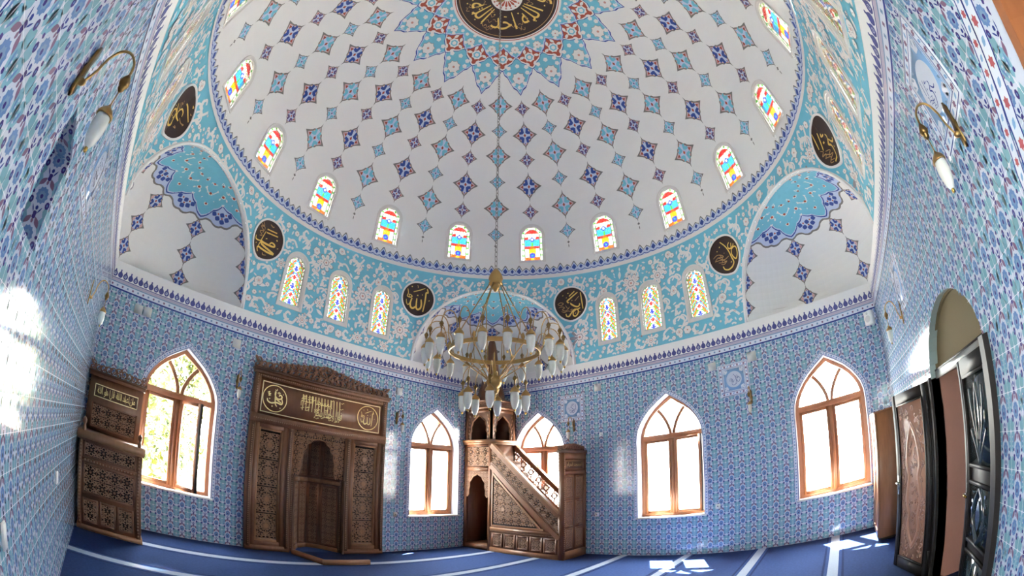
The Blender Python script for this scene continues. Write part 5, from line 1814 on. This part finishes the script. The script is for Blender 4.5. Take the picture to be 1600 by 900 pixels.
m1.box((-4.27, 3.98, 2.17), (-3.30, 4.27, 2.23), 'wood_red'); m1.box((-4.285, 3.96, 2.23), (-3.285, 4.28, 2.255), 'wood_dark')
finish(m1, 'back', pul, base)
carved(pul, BF, -4.17, -3.385, 1.42, 1.79, 'back_panel', .14, .028, 9)
m1 = MB(); fbox(m1, BF, -4.14, -3.41, 1.885, 2.055, -.01, .004, 'wood_dark'); rect_frame(m1, BF, -4.15, -3.40, 1.875, 2.065, .013, .0, .010, 'gilt_pale')
T3 = text_mesh('\u0627\u0646 \u0627\u0644\u0644\u0647 \u064a\u062d\u0628 \u0627\u0644\u0645\u062d\u0633\u0646\u064a\u0646' if False else '\u0645\u0646 \u0639\u0628\u062f \u0627\u0644\u0644\u0647 \u0642\u0644 \u0647\u0648 \u0627\u0644\u0644\u0647')
put_text(m1, BF, T3, -4.10, 1.90, .65, .14, .007, 'gilt')
for k in range(10): m1.strip(BF, [(-4.08 + k * .066, 1.93), (-4.085 + k * .066, 2.035)], .008, .0075, 'gilt')
finish(m1, 'inscription', pul, base)
m1 = MB(); crest(m1, BF, -4.28, -3.29, 2.255, lambda t: .085 + .05 * max(0, 1 - abs(t - .5) / .4) + (.05 if t < .06 or t > .94 else 0), -.06, -.02, 'wood_dark', 'wood', 5, .09); finish(m1, 'crest', pul, base)
SFm = frame((-3.28, 0, 0), (0, -1, 0), (0, 0, 1), (1, 0, 0))
m1 = MB(); rect_frame(m1, SFm, -4.22, -3.36, .12, 1.22, .05, 0, .014, 'wood_light'); finish(m1, 'side_panel', pul, base)

# ---- stepped pulpit in the far corner
base = np.array((3.88, 2.95, 0))
minb = empty('stepped_pulpit', base); tag(minb, 'tall carved wooden pulpit with stairs, canopy and pointed spire in the far corner', 'pulpit')
X0, X1 = 3.48, 4.27
MF = frame((X0, 0, 0), (0, 1, 0), (0, 0, 1), (-1, 0, 0))       # u = y, facing the room
YT, YC, YG = 3.48, 4.28, 1.64
m1 = MB()                                                       # tower base with its arched opening
for (a, b, z0, z1) in ((YT, YT + .07, 0, 2.40), (YC - .07, YC, 0, 2.40)): fbox(m1, MF, a, b, z0, z1, -.06, .0, 'wood_red')
for (z0, z1) in ((0, .10), (1.80, 1.90), (2.35, 2.40)): fbox(m1, MF, YT + .07, YC - .07, z0, z1, -.06, .0, 'wood_red')
m1.box((X0 + .72, YT, 0), (X1, YC, 2.4), 'wood')                 # back board
m1.box((X0 + .06, YT, .0), (X1, YT + .03, 2.4), 'wood'); m1.box((X0 + .06, YC - .03, 0), (X1, YC, 2.4), 'wood')
m1.box((X0 + .04, YT + .03, .06), (X1 - .04, YC - .03, .10), 'wood_light')
m1.box((X0 + .04, YT + .03, 1.78), (X1 - .04, YC - .03, 1.82), 'wood')
bead_row(m1, MF, (YT + .09, 1.85), (YC - .09, 1.85), .04, .011, 0, 'wood_carving')
finish(m1, 'tower_base', minb, base)
m1 = MB()
hc = [(.30, 1.20), (.25, 1.26), (.255, 1.36), (.225, 1.44), (.23, 1.54), (.17, 1.60), (.13, 1.67), (.05, 1.70), (0, 1.735)]
cy = (YT + YC) / 2
for s in (-1, 1):
    e = [(cy + s * x, z) for x, z in hc]; xo = cy + s * .33
    for (a, za), (b, zb) in zip(e[:-1], e[1:]):
        m1.quad(MF(a, za, -.012), MF(xo, za, -.012), MF(xo, zb, -.012), MF(b, zb, -.012), 'wood_dark')
        m1.quad(MF(a, za, -.04), MF(b, zb, -.04), MF(b, zb, .004), MF(a, za, .004), 'wood_light')
    m1.quad(MF(cy, 1.735, -.012), MF(xo, 1.735, -.012), MF(xo, 1.80, -.012), MF(cy, 1.80, -.012), 'wood_dark')
    m1.strip(MF, e, .02, -.01, 'wood_light', ridge=.014)
def ab2(y, z):
    d = abs(y - cy)
    if d > .325 or z > 1.79 or z < 1.21: return False
    for (a, za), (b, zb) in zip(hc[:-1], hc[1:]):
        if za <= z <= zb: return d > a + (b - a) * (z - za) / (zb - za) + .012
    return z > 1.74
arabesque(m1, MF, cy - .33, cy + .33, 1.20, 1.80, .10, -.011, 'wood_carving', 'wood_light', .012, .012, clip=ab2)
finish(m1, 'arched_opening', minb, base)
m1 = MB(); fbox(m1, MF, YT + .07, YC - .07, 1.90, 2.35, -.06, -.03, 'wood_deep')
arabesque(m1, MF, YT + .08, YC - .08, 1.91, 2.34, .21, -.03, 'wood_carving', 'wood_light', .024, .022)
m1.strip(MF, circle(.13, 24, (cy, 2.125)), .016, -.025, 'wood_light', True, ridge=.02)
finish(m1, 'pierced_panel', minb, base)
m1 = MB(); m1.box((X0 - .04, YT - .05, 2.40), (X1 + .0, YC, 2.445), 'wood_light'); m1.box((X0 - .065, YT - .075, 2.445), (X1 + .01, YC + .005, 2.50), 'wood_light')
finish(m1, 'ledge', minb, base)
# canopy with arched sides
def canopy_side(F, w, nm):
    m1 = MB()
    fbox(m1, F, 0, .07, 2.50, 3.20, -.05, 0, 'wood_red'); fbox(m1, F, w - .07, w, 2.50, 3.20, -.05, 0, 'wood_red')
    fbox(m1, F, 0, w, 3.12, 3.20, -.05, 0, 'wood_red')
    hh = [(.26, 2.50), (.26, 2.66), (.225, 2.70), (.235, 2.80), (.20, 2.86), (.19, 2.92), (.12, 2.97), (.06, 3.02), (0, 3.05)]
    c = w / 2
    for s in (-1, 1):
        e = [(c + s * x, z) for x, z in hh]; xo = c + s * (w / 2 - .07)
        for (a, za), (b, zb) in zip(e[:-1], e[1:]):
            if zb > za: m1.quad(F(a, za, -.02), F(xo, za, -.02), F(xo, zb, -.02), F(b, zb, -.02), 'wood_dark')
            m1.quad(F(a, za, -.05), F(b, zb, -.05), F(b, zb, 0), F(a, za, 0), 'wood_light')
        m1.quad(F(c, 3.05, -.02), F(xo, 3.05, -.02), F(xo, 3.12, -.02), F(c, 3.12, -.02), 'wood_dark')
        m1.strip(F, e, .02, -.018, 'wood_light', ridge=.014)
        for k in range(7): m1.prism(F, almond(.06, .03, 1.3, (c + s * (.275 + .02 * (k % 2)), 2.56 + k * .08), 3), -.02, -.006, 'wood_carving')
    return finish(m1, nm, minb, base)
canopy_side(frame((X0, YT, 0), (0, 1, 0), (0, 0, 1), (-1, 0, 0)), .79, 'canopy_side')
canopy_side(frame((X0, YT, 0), (1, 0, 0), (0, 0, 1), (0, -1, 0)), .78, 'canopy_side')
m1 = MB()
m1.box((X1 - .02, YT, 2.5), (X1, YC, 3.2), 'wood_dark'); m1.box((X0, YC - .02, 2.5), (X1, YC, 3.2), 'wood_dark')
m1.box((X0 - .05, YT - .05, 3.20), (X1 + .01, YC, 3.25), 'wood_light'); m1.box((X0 - .02, YT - .02, 3.25), (X1, YC, 3.36), 'wood_dark')
m1.box((X0 - .06, YT - .06, 3.36), (X1 + .01, YC + .005, 3.40), 'wood_red')
for F, w in ((frame((X0 - .02, YT - .02, 0), (0, 1, 0), (0, 0, 1), (-1, 0, 0)), .82), (frame((X0 - .02, YT - .02, 0), (1, 0, 0), (0, 0, 1), (0, -1, 0)), .80)):
    arabesque(m1, F, .0, w, 3.255, 3.355, .1, 0, 'wood_carving', 'wood_light', .012, .010)
finish(m1, 'canopy_cornice', minb, base)
m1 = MB()
m1.lathe([(.37, 0), (.37, .06), (.31, .09), (.30, .20), (.235, .40), (.185, .65), (.15, .95), (.115, 1.25), (.075, 1.45), (.03, 1.52), (.04, 1.56), (.02, 1.60), (0, 1.64)], (3.88, 3.88, 3.40), 'wood_red', 8)
finish(m1, 'spire', minb, base)
# staircase: stringer, base panels, balustrades, treads
SL = (2.40 - .92) / (YT - 1.74)
zt = lambda y: .92 + (y - 1.74) * SL
zb = lambda y: zt(y) - .48
m1 = MB()
fbox(m1, MF, 1.74, YT, 0, .10, -.05, .012, 'wood_light'); fbox(m1, MF, 1.74, YT, .46, .50, -.05, .006, 'wood'); fbox(m1, MF, 1.74, YT, .50, .56, -.05, .016, 'wood_light')
fbox(m1, MF, 1.74, YT, .10, .46, -.05, -.014, 'wood')
bead_row(m1, MF, (1.78, .48), (YT - .03, .48), .035, .011, .006, 'wood_carving')
P = [(1.80, .56), (YT, .56), (YT, zb(YT)), (1.80, max(.56, zb(1.80)))]
m1.add([MF(*p, -.016) for p in P], [(0, 1, 2, 3)], 'wood_red')
ribbon(m1, MF, [(1.74, zb(1.74) - .0), (YT, zb(YT))], .10, -.05, .02, 'wood_red')
ribbon(m1, MF, [(2.10, .60), (YT - .05, .60), (YT - .05, zb(YT) - .22)], .035, -.02, .008, 'wood_light')
ribbon(m1, MF, [(2.18, .62), (YT - .06, zb(YT) - .17)], .04, -.02, .008, 'wood_light')
fbox(m1, MF, 1.70, 1.76, 0, 1.0, -.05, .012, 'wood')
finish(m1, 'stringer', minb, base)
m1 = MB()
tri = lambda y, z: z > .65 and y < YT - .10 and y > 2.2 and z < zb(y) - .20
m1.add([MF(2.26, .62, -.013), MF(YT - .07, .62, -.013), MF(YT - .07, zb(YT) - .24, -.013)], [(0, 1, 2)], 'wood_deep')
arabesque(m1, MF, 2.2, YT - .08, .63, 1.75, .19, -.012, 'wood_carving', 'wood_light', .021, .018, clip=tri, seed=7)
m1.strip(MF, circle(.16, 24, (3.12, .98)), .02, -.012, 'wood_light', True, ridge=.018); m1.strip(MF, circle(.10, 20, (3.12, .98)), .016, -.012, 'wood_carving', True, ridge=.02); m1.prism(MF, flower(.05, 8, .3, 3, (3.12, .98)), -.012, .012, 'wood_carving')
finish(m1, 'triangle_carving', minb, base)
for k in range(5):
    y0 = 1.79 + k * .335
    m1 = MB(); fbox(m1, MF, y0, y0 + .30, .13, .43, -.02, -.010, 'wood_deep'); rect_frame(m1, MF, y0, y0 + .30, .13, .43, .035, -.012, .006, 'wood')
    arabesque(m1, MF, y0 + .035, y0 + .265, .165, .395, .115, -.010, 'wood_carving', 'wood_carving', .012, .010, seed=k); finish(m1, 'base_panel', minb, base)
def balustrade(x, nm, pierced):
    F = frame((x, 0, 0), (0, 1, 0), (0, 0, 1), (-1, 0, 0))
    m1 = MB()
    ribbon(m1, F, [(1.74, zt(1.74) - .03), (YT, zt(YT) - .03)], .10, -.05, .02, 'wood_red')
    ribbon(m1, F, [(1.74, zt(1.74) + .03), (YT, zt(YT) + .03)], .03, -.06, .03, 'wood_light')
    ribbon(m1, F, [(1.74, zb(1.74) + .07), (YT, zb(YT) + .07)], .05, -.05, .01, 'wood')
    rail = finish(m1, nm, minb, base)
    m1 = MB()
    # carving in slope axes
    ca, sa = math.cos(math.atan(SL)), math.sin(math.atan(SL))
    L = (YT - 1.74) / ca
    o = F(1.74, zb(1.74) + .06, 0)
    v = F(1.74 + ca, zb(1.74) + .06 + sa, 0) - o; n_ = np.array((-1.0, 0, 0)); w_ = F(1.74 - sa, zb(1.74) + .06 + ca, 0) - o
    G = frame(o, v, w_, n_)
    wd = .48 * ca - .11
    okk = lambda a, b: 1.76 < 1.74 + a * ca - b * sa < YT - .01
    if not pierced:
        m1.add([F(1.74, zb(1.74) + .05, -.02), F(YT, zb(YT) + .05, -.02), F(YT, zt(YT) - .04, -.02), F(1.74, zt(1.74) - .04, -.02)], [(0, 1, 2, 3)], 'wood_deep')
        arabesque(m1, G, .0, L + .3, .03, wd + .0, .19, -.018, 'wood_carving', 'wood_light', .023, .022, clip=okk, seed=4)
    else:
        k = 0; a = .18
        while a < L + .15:                                     # star wheels cut through
            if okk(a, wd / 2):
                c = (a, wd / 2 + .02)
                ribbon(m1, G, circle(.06, 16, c), .030, -.012, .006, 'wood', True)
                ribbon(m1, G, circle(.022, 10, c), .012, -.012, .006, 'wood', True)
                for q in range(8):
                    t = q * PI / 4
                    ribbon(m1, G, [(c[0] + .03 * math.cos(t), c[1] + .03 * math.sin(t)), (c[0] + .125 * math.cos(t), c[1] + .125 * math.sin(t))], .012, -.010, .004, 'wood')
                for q in range(4):
                    t = q * PI / 2 + PI / 4
                    ribbon(m1, G, circle(.03, 8, (c[0] + .115 * math.cos(t), c[1] + .105 * math.sin(t))), .02, -.010, .004, 'wood', True)
            a += .27; k += 1
    finish(m1, 'balustrade_carving', rail, base)
balustrade(X0, 'near_balustrade', False)
balustrade(X1 - .03, 'far_balustrade', True)
for k in range(8):
    y1 = YT - k * .217; z = 2.28 - (k + 1) * .25
    if z < .2: break
    m1 = MB(); m1.box((X0 + .05, y1 - .217, z - .04), (X1 - .09, y1 + .02, z), 'wood_light'); m1.box((X0 + .05, y1 - .02, z), (X1 - .09, y1, z + .21), 'wood'); finish(m1, 'step', minb, base)
# gate at the foot of the stairs
GF = frame((X0, YG, 0), (1, 0, 0), (0, 0, 1), (0, -1, 0))
w = X1 - X0
m1 = MB()
fbox(m1, GF, 0, .05, 0, 2.14, -.12, .0, 'wood_red'); fbox(m1, GF, w - .05, w, 0, 2.14, -.12, 0, 'wood_red'); fbox(m1, GF, .05, w - .05, 0, .16, -.10, .01, 'wood_light')
fbox(m1, GF, .05, w - .05, 2.02, 2.14, -.12, 0, 'wood_red'); fbox(m1, GF, .05, w - .05, 1.72, 1.79, -.10, 0, 'wood')
fbox(m1, GF, -.025, w + .0, 2.14, 2.20, -.145, .025, 'wood_dark')
bead_row(m1, GF, (.025, .15), (.025, 2.1), .04, .011, 0, 'wood_carving'); bead_row(m1, GF, (w - .025, .15), (w - .025, 2.1), .04, .011, 0, 'wood_carving')
finish(m1, 'gate_frame', minb, base)
m1 = MB(); fbox(m1, GF, .05, w - .05, 1.79, 2.02, -.08, -.03, 'wood'); fbox(m1, GF, .10, w - .10, 1.83, 1.98, -.03, -.02, 'wood_dark')
put_text(m1, GF, T2, .13, 1.845, w - .26, .115, -.016, 'gate_gold'); rect_frame(m1, GF, .09, w - .09, 1.82, 1.99, .012, -.03, -.012, 'wood_light')
finish(m1, 'gate_inscription', minb, base)
for k in range(2):
    a = .055 + k * (w / 2 - .055); b = a + w / 2 - .06
    m1 = MB(); fbox(m1, GF, a, b, .16, 1.72, -.07, -.035, 'wood')
    d = finish(m1, 'gate_door', minb, base)
    for (z0, z1) in ((.22, .62), (.68, 1.18), (1.24, 1.68)):
        m1 = MB(); G = lambda q, r, h=0.0: GF(q, r, h - .036)
        fbox(m1, G, a + .05, b - .05, z0, z1, 0, .004, 'wood_dark'); rect_frame(m1, G, a + .04, b - .04, z0 - .01, z1 + .01, .022, 0, .016, 'wood_light')
        arabesque(m1, G, a + .07, b - .07, z0 + .02, z1 - .02, .12, .004, 'wood_carving', 'wood_carving', .012, .010); finish(m1, 'door_panel', d, base)
m1 = MB(); crest(m1, GF, -.02, w, 2.20, lambda t: .09 + .04 * max(0, 1 - abs(t - .5) / .4), -.08, -.04, 'wood_dark', 'wood', 6, .07)
GS = frame((X0, YG, 0), (0, 1, 0), (0, 0, 1), (-1, 0, 0)); crest(m1, GS, 0.0, .13, 2.20, lambda t: .09, -.02, .01, 'wood_dark', 'wood', 7, .06)
finish(m1, 'gate_crest', minb, base)

# ================================================================== LAMPS AND SMALL THINGS
mat('brass_old', (168, 136, 88), 0.32, metal=1.0)
mat('chain_metal', (150, 146, 138), 0.4, metal=0.9)
mat('brass_dark', (120, 98, 62), 0.3, metal=1.0)
mat('milk_glass', (208, 212, 208), 0.25, spec=0.6)
mat('white_plastic', (238, 238, 234), 0.35)
mat('grey_plate', (204, 206, 204), 0.5)
mat('wardrobe_wood', (150, 100, 66), 0.4, noise=0.25, nscale=5, stretch=(8, 8, 1))
CAP = [(.0, .055), (.006, .050), (.010, .040), (.030, .022), (.040, .006), (.043, -.006), (.040, -.012), (.034, -.010)]
SHADE = [(.033, -.008), (.037, -.03), (.038, -.06), (.034, -.10), (.024, -.135), (.012, -.155), (.0, -.158)]
TIP = [(.0, -.150), (.008, -.156), (.010, -.166), (.006, -.176), (.0, -.180)]
meshes = {}
def lamp_meshes():
    for nm, prof, m in (('lamp_cap', CAP, 'brass_old'), ('glass_shade', SHADE, 'milk_glass'), ('finial', TIP, 'brass')):
        mb_ = MB(); mb_.lathe(prof, (0, 0, 0), m, 14); o = mb_.build(nm, smooth=True); meshes[nm] = o.data; bpy.data.objects.remove(o)
lamp_meshes()
def hang_lamp(parent, loc, k=1.0):
    a = bpy.data.objects.new('lamp_cap', meshes['lamp_cap']); COL.objects.link(a); a.parent = parent; a.location = loc; a.scale = (k, k, k)
    for nm in ('glass_shade', 'finial'):
        o = bpy.data.objects.new(nm, meshes[nm]); COL.objects.link(o); o.parent = a
CX, CY = -.09, .09
ch = empty('chandelier', (CX, CY, 0)); tag(ch, 'large brass chandelier with white glass lamps hanging from the dome', 'chandelier')
def cpart(mbx, nm, smooth=False): return mbx.build(nm, ch, smooth=smooth)
m1 = MB()
ztop = HR + math.sqrt((RD - .05) ** 2 - CX ** 2 - CY ** 2)
z = 4.10
k = 0
while z < ztop - .03:                                # links of the chain
    a = k % 2 * PI / 2; dx, dy = math.cos(a), math.sin(a)
    m1.tube([(dx * .012, dy * .012, z), (dx * .018, dy * .018, z + .035), (dx * .012, dy * .012, z + .07), (-dx * .012, -dy * .012, z + .07), (-dx * .018, -dy * .018, z + .035), (-dx * .012, -dy * .012, z), (dx * .012, dy * .012, z)], .0045, 'chain_metal', 4, cap=False)
    z += .062; k += 1
cpart(m1, 'chain')
m1 = MB(); m1.lathe([(0, -.01), (.05, -.01), (.09, .02), (.06, .05), (0, .06)], (0, 0, ztop - .06), 'brass_old', 16); cpart(m1, 'ceiling_rose', True)
m1 = MB(); m1.lathe([(0, .14), (.02, .135), (.045, .10), (.075, .05), (.085, .0), (.070, -.04), (.085, -.055), (.070, -.075), (.045, -.09), (.05, -.105), (.03, -.125), (.02, -.15), (0, -.16)], (0, 0, 3.99), 'brass_old', 18); cpart(m1, 'boss', True)
RH, ZH = .50, 3.115
m1 = MB()
n = 60
for i in range(n):
    a0, a1 = 2 * PI * i / n, 2 * PI * (i + 1) / n
    for (r0, z0, r1, z1) in ((RH + .006, -.024, RH + .006, .024), (RH - .006, -.024, RH - .006, .024), (RH - .006, .024, RH + .006, .024), (RH - .006, -.024, RH + .006, -.024)):
        m1.quad((r0 * math.cos(a0), r0 * math.sin(a0), ZH + z0), (r0 * math.cos(a1), r0 * math.sin(a1), ZH + z0), (r1 * math.cos(a1), r1 * math.sin(a1), ZH + z1), (r1 * math.cos(a0), r1 * math.sin(a0), ZH + z1), 'brass_old')
cpart(m1, 'hoop')
for i in range(6):
    a = 2 * PI * (i + .3) / 6; c, s = math.cos(a), math.sin(a)
    m1 = MB(); m1.tube([(.06 * c, .06 * s, 3.95), (RH * c, RH * s, ZH + .02)], .0065, 'brass_old', 6)
    m1.lathe([(0, .07), (.015, .05), (.022, .02), (.014, 0), (.018, -.03), (0, -.05)], (RH * c, RH * s, ZH + .03), 'brass_old', 10); cpart(m1, 'suspension_rod')
    m1 = MB(); m1.tube([(RH * c, RH * s, ZH - .02), (.07 * c, .07 * s, 2.80)], .0065, 'brass_old', 6); cpart(m1, 'stay_rod')
m1 = MB()
m1.lathe([(0, .40), (.008, .38), (.010, .26), (.018, .24), (.026, .20), (.016, .16), (.03, .13), (.075, .10), (.088, .05), (.075, .01), (.042, -.02), (.055, -.045), (.042, -.07), (.022, -.085), (.03, -.10), (.014, -.13), (.018, -.145), (0, -.165)], (0, 0, 2.72), 'brass_old', 20); cpart(m1, 'centre_column', True)
NLAMP = 20
arm_me = None
phase = math.atan2(C_Y, C_X) if False else math.atan2(-3.22282 - CY, -3.64034 - CX) + PI / NLAMP
for i in range(NLAMP):
    a = phase + 2 * PI * i / NLAMP
    if arm_me is None:
        m1 = MB()
        path = spline([(RH + .01, 0, ZH), (RH + .05, 0, ZH + .10), (RH + .06, 0, ZH + .22), (RH + .11, 0, ZH + .30), (RH + .19, 0, ZH + .295), (RH + .245, 0, ZH + .22), (RH + .258, 0, ZH + .14)], 4)
        path = [p for p in path]
        m1.tube(path, .0055, 'brass_old', 6)
        m1.lathe([(0, .03), (.010, .025), (.022, .005), (.024, -.008), (.014, -.018), (.018, -.026), (.008, -.04), (.004, -.11), (0, -.11)], (RH + .258, 0, ZH + .14), 'brass_dark', 10)
        o = m1.build('lamp_arm', ch, smooth=True); arm_me = o.data
    else:
        o = bpy.data.objects.new('lamp_arm', arm_me); COL.objects.link(o); o.parent = ch
    o.rotation_euler = (0, 0, a)
    r = RH + .258
    hang_lamp(ch, (r * math.cos(a), r * math.sin(a), ZH - .005), 1.18)
arm_me = None
ph2 = math.atan2(-3.22282 - CY, -3.64034 - CX) - .12
for i in range(8):
    a = ph2 + 2 * PI * i / 8
    if arm_me is None:
        m1 = MB()
        m1.tube(spline([(.07, 0, 2.78), (.13, 0, 2.86), (.20, 0, 2.94), (.28, 0, 2.94), (.335, 0, 2.86), (.34, 0, 2.76)], 4), .005, 'brass_old', 6)
        m1.lathe([(0, .03), (.010, .025), (.022, .005), (.024, -.008), (.010, -.025), (.004, -.12), (0, -.12)], (.34, 0, 2.76), 'brass_dark', 10)
        o = m1.build('lower_arm', ch, smooth=True); arm_me = o.data
    else:
        o = bpy.data.objects.new('lower_arm', arm_me); COL.objects.link(o); o.parent = ch
    o.rotation_euler = (0, 0, a)
    hang_lamp(ch, (.34 * math.cos(a), .34 * math.sin(a), 2.625), 1.22)

# ---- wall lamps
SCONCE = [('wall_left', -1.66, 2.87, 'brass wall lamp with white glass shade at the upper left, nearest the camera'),
          ('wall_left', 1.80, 2.85, 'brass wall lamp on the far left wall near the left corner'),
          ('wall_back_left', -1.72, 2.80, 'brass wall lamp between the open window and the prayer niche'),
          ('wall_back_left', 1.60, 2.78, 'brass wall lamp just right of the prayer niche'),
          ('wall_back_right', 1.93, 2.74, 'brass wall lamp just right of the stepped pulpit window'),
          ('wall_back_right', -1.76, 2.72, 'brass wall lamp between the two right hand windows'),
          ('wall_right', 1.77, 2.86, 'brass wall lamp beside the doorway arch near the right corner'),
          ('wall_right', -1.70, 2.88, 'brass wall lamp at the upper right, nearest the camera')]
def make_sconce():
    root = empty('wall_lamp')
    m1 = MB()                                         # local axes: x out of the wall, z up
    m1.add([(0.003 + d, sx * w, zz) for d in (0, .012) for zz, w, sx in ((-.13, .0, 1), (-.10, .022, 1), (-.03, .018, 1), (.0, .030, 1), (.03, .018, 1), (.10, .022, 1), (.14, 0, 1), (.10, .022, -1), (.03, .018, -1), (0, .030, -1), (-.03, .018, -1), (-.10, .022, -1))],
           [tuple(range(12, 24))] + [(i, (i + 1) % 12, 12 + (i + 1) % 12, 12 + i) for i in range(12)], 'brass_dark')
    m1.lathe([(.018, 0), (.018, .02), (.010, .035), (0, .038)], (.012, 0, -.05), 'brass_old', 10, 'x')
    m1.build('back_plate', root)
    m1 = MB()
    m1.tube(spline([(.03, 0, -.055), (.06, 0, .02), (.075, 0, .10), (.11, 0, .165), (.16, 0, .175), (.205, 0, .13), (.215, 0, .06)], 5), .0065, 'brass_old', 8)
    m1.lathe([(0, .05), (.008, .045), (.022, .02), (.028, .0), (.022, -.015), (.016, -.018), (.018, -.03), (.010, -.042), (0, -.05)], (.215, 0, .03), 'brass_dark', 12)
    m1.tube([(.215, 0, -.01), (.215, 0, -.10)], .003, 'brass_old', 6)
    m1.build('arm', root, smooth=True)
    hang_lamp(root, (.215, 0, -.135), .98)
    return root
proto = make_sconce()
for i, (wname, u, zz, lab) in enumerate(SCONCE):
    o = proto if i == 0 else copy_tree(proto)
    p = WF[wname](u, zz, .003); nrm = WALLS[wname][2]
    o.location = p; o.rotation_euler = (0, 0, math.atan2(nrm[1], nrm[0]))
    tag(o, lab, 'wall lamp', 'brass wall lamps round the room')

# ---- blank plates, sockets, loudspeaker
def plate(nm, wname, u, zz, w, h, t, m, lab, cat, grp, holes=0):
    W = WF[wname]; base = np.array(W(u, zz, .004))
    m1 = MB(); F = lambda a, b, hh=0.0: W(u + a, zz + b, hh + .004)
    fbox(m1, F, -w / 2, w / 2, -h / 2, h / 2, 0, t * .6, m); fbox(m1, F, -w / 2 + .006, w / 2 - .006, -h / 2 + .006, h / 2 - .006, t * .6, t, m)
    for k in range(holes):
        m1.prism(F, circle(.014, 12, ((k - (holes - 1) / 2) * .05, 0)), t, t + .001, 'grey_line')
    o = m1.build(nm, loc=base); tag(o, lab, cat, grp)
g = 'blank square plates high on the tiled walls'
plate('blank_plate', 'wall_back_left', -1.84, 3.43, .15, .15, .012, 'grey_plate', 'blank square plate above the lamp left of the prayer niche', 'plate', g)
plate('blank_plate', 'wall_back_left', -3.52, 3.43, .15, .15, .012, 'grey_plate', 'right one of two touching blank plates above the preaching chair', 'plate', g)
plate('blank_plate', 'wall_back_left', -3.69, 3.42, .15, .15, .012, 'grey_plate', 'left one of two touching blank plates above the preaching chair', 'plate', g)
plate('blank_plate', 'wall_back_left', 1.63, 3.34, .15, .15, .012, 'grey_plate', 'blank square plate above the lamp right of the prayer niche', 'plate', g)
plate('blank_plate', 'wall_back_right', 1.34, 3.47, .15, .15, .012, 'grey_plate', 'blank square plate right of the calligraphy panel beside the pulpit', 'plate', g)
plate('blank_plate', 'wall_back_right', -1.09, 3.41, .15, .15, .012, 'grey_plate', 'blank square plate touching the left of the right hand calligraphy panel', 'plate', g)
plate('blank_plate', 'wall_back_right', -1.86, 3.42, .17, .17, .012, 'grey_plate', 'blank square plate touching the upper right of the right hand calligraphy panel', 'plate', g)
g = 'electric sockets on the tiled walls'
plate('wall_socket', 'wall_back_right', -1.04, .88, .09, .09, .014, 'white_plastic', 'white socket right of the middle window near its sill', 'socket', g, 1)
plate('wall_socket', 'wall_back_right', 1.41, .85, .09, .09, .014, 'white_plastic', 'white socket low on the wall just right of the stepped pulpit', 'socket', g, 1)
plate('wall_socket', 'wall_back_right', 1.29, 2.50, .08, .08, .014, 'white_plastic', 'white socket high on the wall right of the stepped pulpit', 'socket', g, 1)
plate('wall_socket', 'wall_back_left', 1.66, .80, .09, .09, .014, 'white_plastic', 'white socket low on the wall right of the prayer niche', 'socket', g, 1)
plate('light_switch', 'wall_left', -.96, .97, .08, .14, .014, 'white_plastic', 'white switch plate at the left edge of the photo', 'switch', 'switches on the left wall')
plate('light_switch', 'wall_left', 1.36, .95, .08, .12, .014, 'white_plastic', 'small white switch on the left wall farther from the camera', 'switch', 'switches on the left wall')
F = frame((4.06, -4.12, 3.42), (.6, .8, 0), (0, 0, 1), (-.8, .6, 0))
base = np.array((4.10, -4.15, 3.42))
spk = empty('loudspeaker', base); tag(spk, 'small white loudspeaker high in the right corner', 'loudspeaker')
m1 = MB()
v = [F(x, z, h) for h in (-.07, .05) for x, z in ((-.07, -.11), (.07, -.11), (.08, .0), (.07, .11), (-.07, .11), (-.08, 0))]
m1.add(v, [(5, 4, 3, 2, 1, 0), (6, 7, 8, 9, 10, 11)] + [(i, (i + 1) % 6, 6 + (i + 1) % 6, 6 + i) for i in range(6)], 'white_plastic'); finish(m1, 'cabinet', spk, base)
m1 = MB(); m1.prism(F, circle(.055, 20, (0, -.02)), .05, .056, 'grey_plate'); m1.prism(F, circle(.02, 12, (0, .07)), .05, .056, 'grey_plate'); finish(m1, 'grille', spk, base)
m1 = MB(); m1.tube([F(0, 0, -.07), np.array((4.27, -4.27, 3.42))], .012, 'grey_plate', 8); finish(m1, 'bracket', spk, base)

# ---- wardrobe in the right corner
base = np.array((3.70, -4.07, 0))
wd = empty('wardrobe', base); tag(wd, 'plain brown wooden wardrobe in the right corner behind the open door', 'wardrobe')
m1 = MB(); m1.box((3.20, -4.28, .04), (4.26, -3.88, 1.88), 'wardrobe_wood'); m1.box((3.19, -4.285, 1.88), (4.27, -3.86, 1.905), 'wardrobe_wood'); m1.box((3.22, -4.27, 0), (4.24, -3.92, .04), 'wood_deep')
finish(m1, 'carcass', wd, base)
WD = frame((0, -3.88, 0), (1, 0, 0), (0, 0, 1), (0, 1, 0))
for k in range(2):
    a = 3.205 + k * .53
    m1 = MB(); fbox(m1, WD, a, a + .52, .06, 1.87, .002, .02, 'wardrobe_wood'); rect_frame(m1, WD, a + .05, a + .47, .14, 1.79, .012, .02, .026, 'wardrobe_wood')
    d = finish(m1, 'wardrobe_door', wd, base)
    m1 = MB(); m1.tube([WD(a + (.47 if k == 0 else .05), .95, .03), WD(a + (.47 if k == 0 else .05), 1.08, .03)], .008, 'steel', 8); finish(m1, 'door_handle', d, base)
